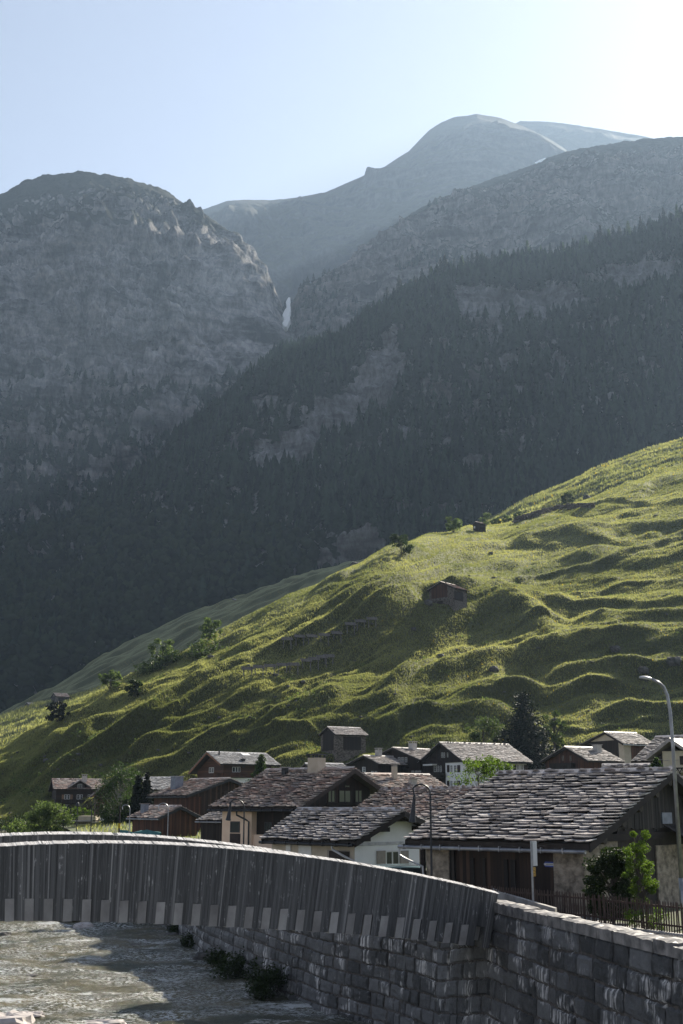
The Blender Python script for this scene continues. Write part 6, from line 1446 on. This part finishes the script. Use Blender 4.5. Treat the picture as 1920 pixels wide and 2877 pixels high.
# trees one can tell apart along the forest skyline
R_ = VD[-3]; sk = np.where((xD > 860))[0]; protos = []
nn = 0; x_cur = 868.
places = ['left end of the forest skyline', 'middle of the forest skyline', 'right part of the forest skyline']
while x_cur < 1570:
    i = int(np.argmin(abs(xD-x_cur))); b_ = R_[i]+np.array([rng.normal()*2, rng.uniform(-14, 2), 0]); larch = rng.random() < .38; key = larch
    if len([q for q in protos if q[0] == key]) < 3:
        o = empty('skyline_larch' if larch else 'skyline_spruce', b_); m = MB(); m.tube([(0, 0, -2), (0, 0, 15)], [.3, .05], 5); m.build('trunk', M['bark'], o)
        C = []
        for z_ in np.linspace(1.5, 16, 22):
            rr = (3.0 if larch else 2.6)*(1-z_/17)**.8+.3; k_ = int(60*rr/3)+8; a = rng.random(k_)*6.28; q = np.sqrt(rng.random(k_))*rr*(1+.3*rng.normal()); C.append(np.stack([q*np.cos(a), q*np.sin(a), z_-.25*abs(q)+rng.normal(size=k_)*.3], 1))
        C = np.concatenate(C); V, Fq = leaf_quads(C, .55); raw_mesh('crown', V, Fq, M['leaf_larch' if larch else 'leaf_conifer'], o, var=rng.random(len(C))); protos.append((key, o))
    else: o = copy_tree([q for q in protos if q[0] == key][rng.integers(0, 3)][1])
    s_ = rng.uniform(.65, 1.25); o.location = b_; o.scale = (s_, s_, s_*rng.uniform(.9, 1.15)); o.rotation_euler = (0, 0, rng.random()*6.28)
    tag(o, ('pale green larch' if larch else 'dark pointed spruce')+' standing out on the '+places[0 if x_cur < 1050 else 1 if x_cur < 1300 else 2], 'tree', ('larches' if larch else 'spruces')+' on the '+places[0 if x_cur < 1050 else 1 if x_cur < 1300 else 2])
    x_cur += rng.uniform(6, 17)

# loose stones and dark herb clumps scattered over the meadow
C = []; Vs = []; Fs = []; off = 0
ri = rng.integers(20, VA.shape[0]-60, 420); ci = rng.integers(20, VA.shape[1]-5, 420)
for a_, b_ in zip(ri, ci):
    p = VA[a_, b_]; s_ = rng.uniform(.12, .4)*(2.2 if rng.random() < .08 else 1); V_, f_ = rock_mesh(s_, s_*.8, s_*.55, rng.random()*40, 7, 5)
    V_ = V_+p; q_ = [f for f in f_ if len(f) == 4]; Vs.append(V_); Fs.append(np.array(q_)+off); off += len(V_)
o = raw_mesh('scattered_stones', np.concatenate(Vs), np.concatenate(Fs), M['rock']); tag(o, 'small stones scattered through the meadow grass', 'stones', kind='stuff')
ri = rng.integers(10, VA.shape[0]-40, 1500); ci = rng.integers(10, VA.shape[1]-5, 1500)
msk_ = fbm(VA[ri, ci, 0]/18, VA[ri, ci, 1]/18, 3) > .12; ri, ci = ri[msk_], ci[msk_]
for a_, b_ in zip(ri, ci): C.append(VA[a_, b_]+rng.normal(size=(14, 3))*np.array([.5, .5, .22])+np.array([0, 0, .25]))
C = np.concatenate(C); V, Fq = leaf_quads(C, .2); o = raw_mesh('meadow_herbs', V, Fq, M['leaf_bush'], var=rng.random(len(C))); tag(o, 'taller leafy herb clumps growing in the meadow', 'herbs', kind='stuff')

# snow
def surf(V, x, y):
    sx, sy = projv(V); dd = (sx-x*K)**2+(sy-y*K)**2; i = np.argmin(dd); return V.reshape(-1, 3)[i]
def snow_patch(pts, V, w, name, push):
    q = [P(a*K, b_*K, push if push > 500 else surf(V, a, b_)[1]-push) for a, b_ in pts]
    m = MB(); vs = []
    for s_, ww in zip(q, w): vs += [s_+np.array([-ww, 0, 0]), s_+np.array([ww, 0, 0]), s_+np.array([ww, 14, -2]), s_+np.array([-ww, 14, -2])]
    n_ = len(q); m.add(vs, [(4*i+k, 4*i+(k+1) % 4, 4*i+4+(k+1) % 4, 4*i+4+k) for i in range(n_-1) for k in range(4)]+[(0, 1, 2, 3), (4*n_-1, 4*n_-2, 4*n_-3, 4*n_-4)])
    tag(m.build(name, M['snow']), kind='structure')
snow_patch([(664, 682), (661, 692), (663, 702), (660, 712), (656, 722), (660, 732), (655, 741), (656, 749)], VG, [1.5, 3, 2.5, 4.5, 5, 4.2, 4.5, 1.5], 'snow_gully', 1700)
snow_patch([(1252, 362), (1244, 366), (1236, 371), (1228, 374)], VF, [2, 7, 9, 3], 'snow_patch', 30)

# ------------------------------------------------------------------ haze: the air of the valley
mb = MB(); mb.box(-3600, 5000, -120, 6600, -13, 3400)
hz = mb.build('haze', None); tag(hz, kind='stuff')
m = bpy.data.materials.new('haze'); m.use_nodes = True; n = m.node_tree.nodes; n.clear()
o_ = n.new('ShaderNodeOutputMaterial'); pv = n.new('ShaderNodeVolumePrincipled')
pv.inputs['Color'].default_value = (.52, .72, 1.0, 1); pv.inputs['Density'].default_value = 6.8e-5; pv.inputs['Anisotropy'].default_value = .36
m.node_tree.links.new(pv.outputs[0], o_.inputs['Volume']); hz.data.materials.append(m)
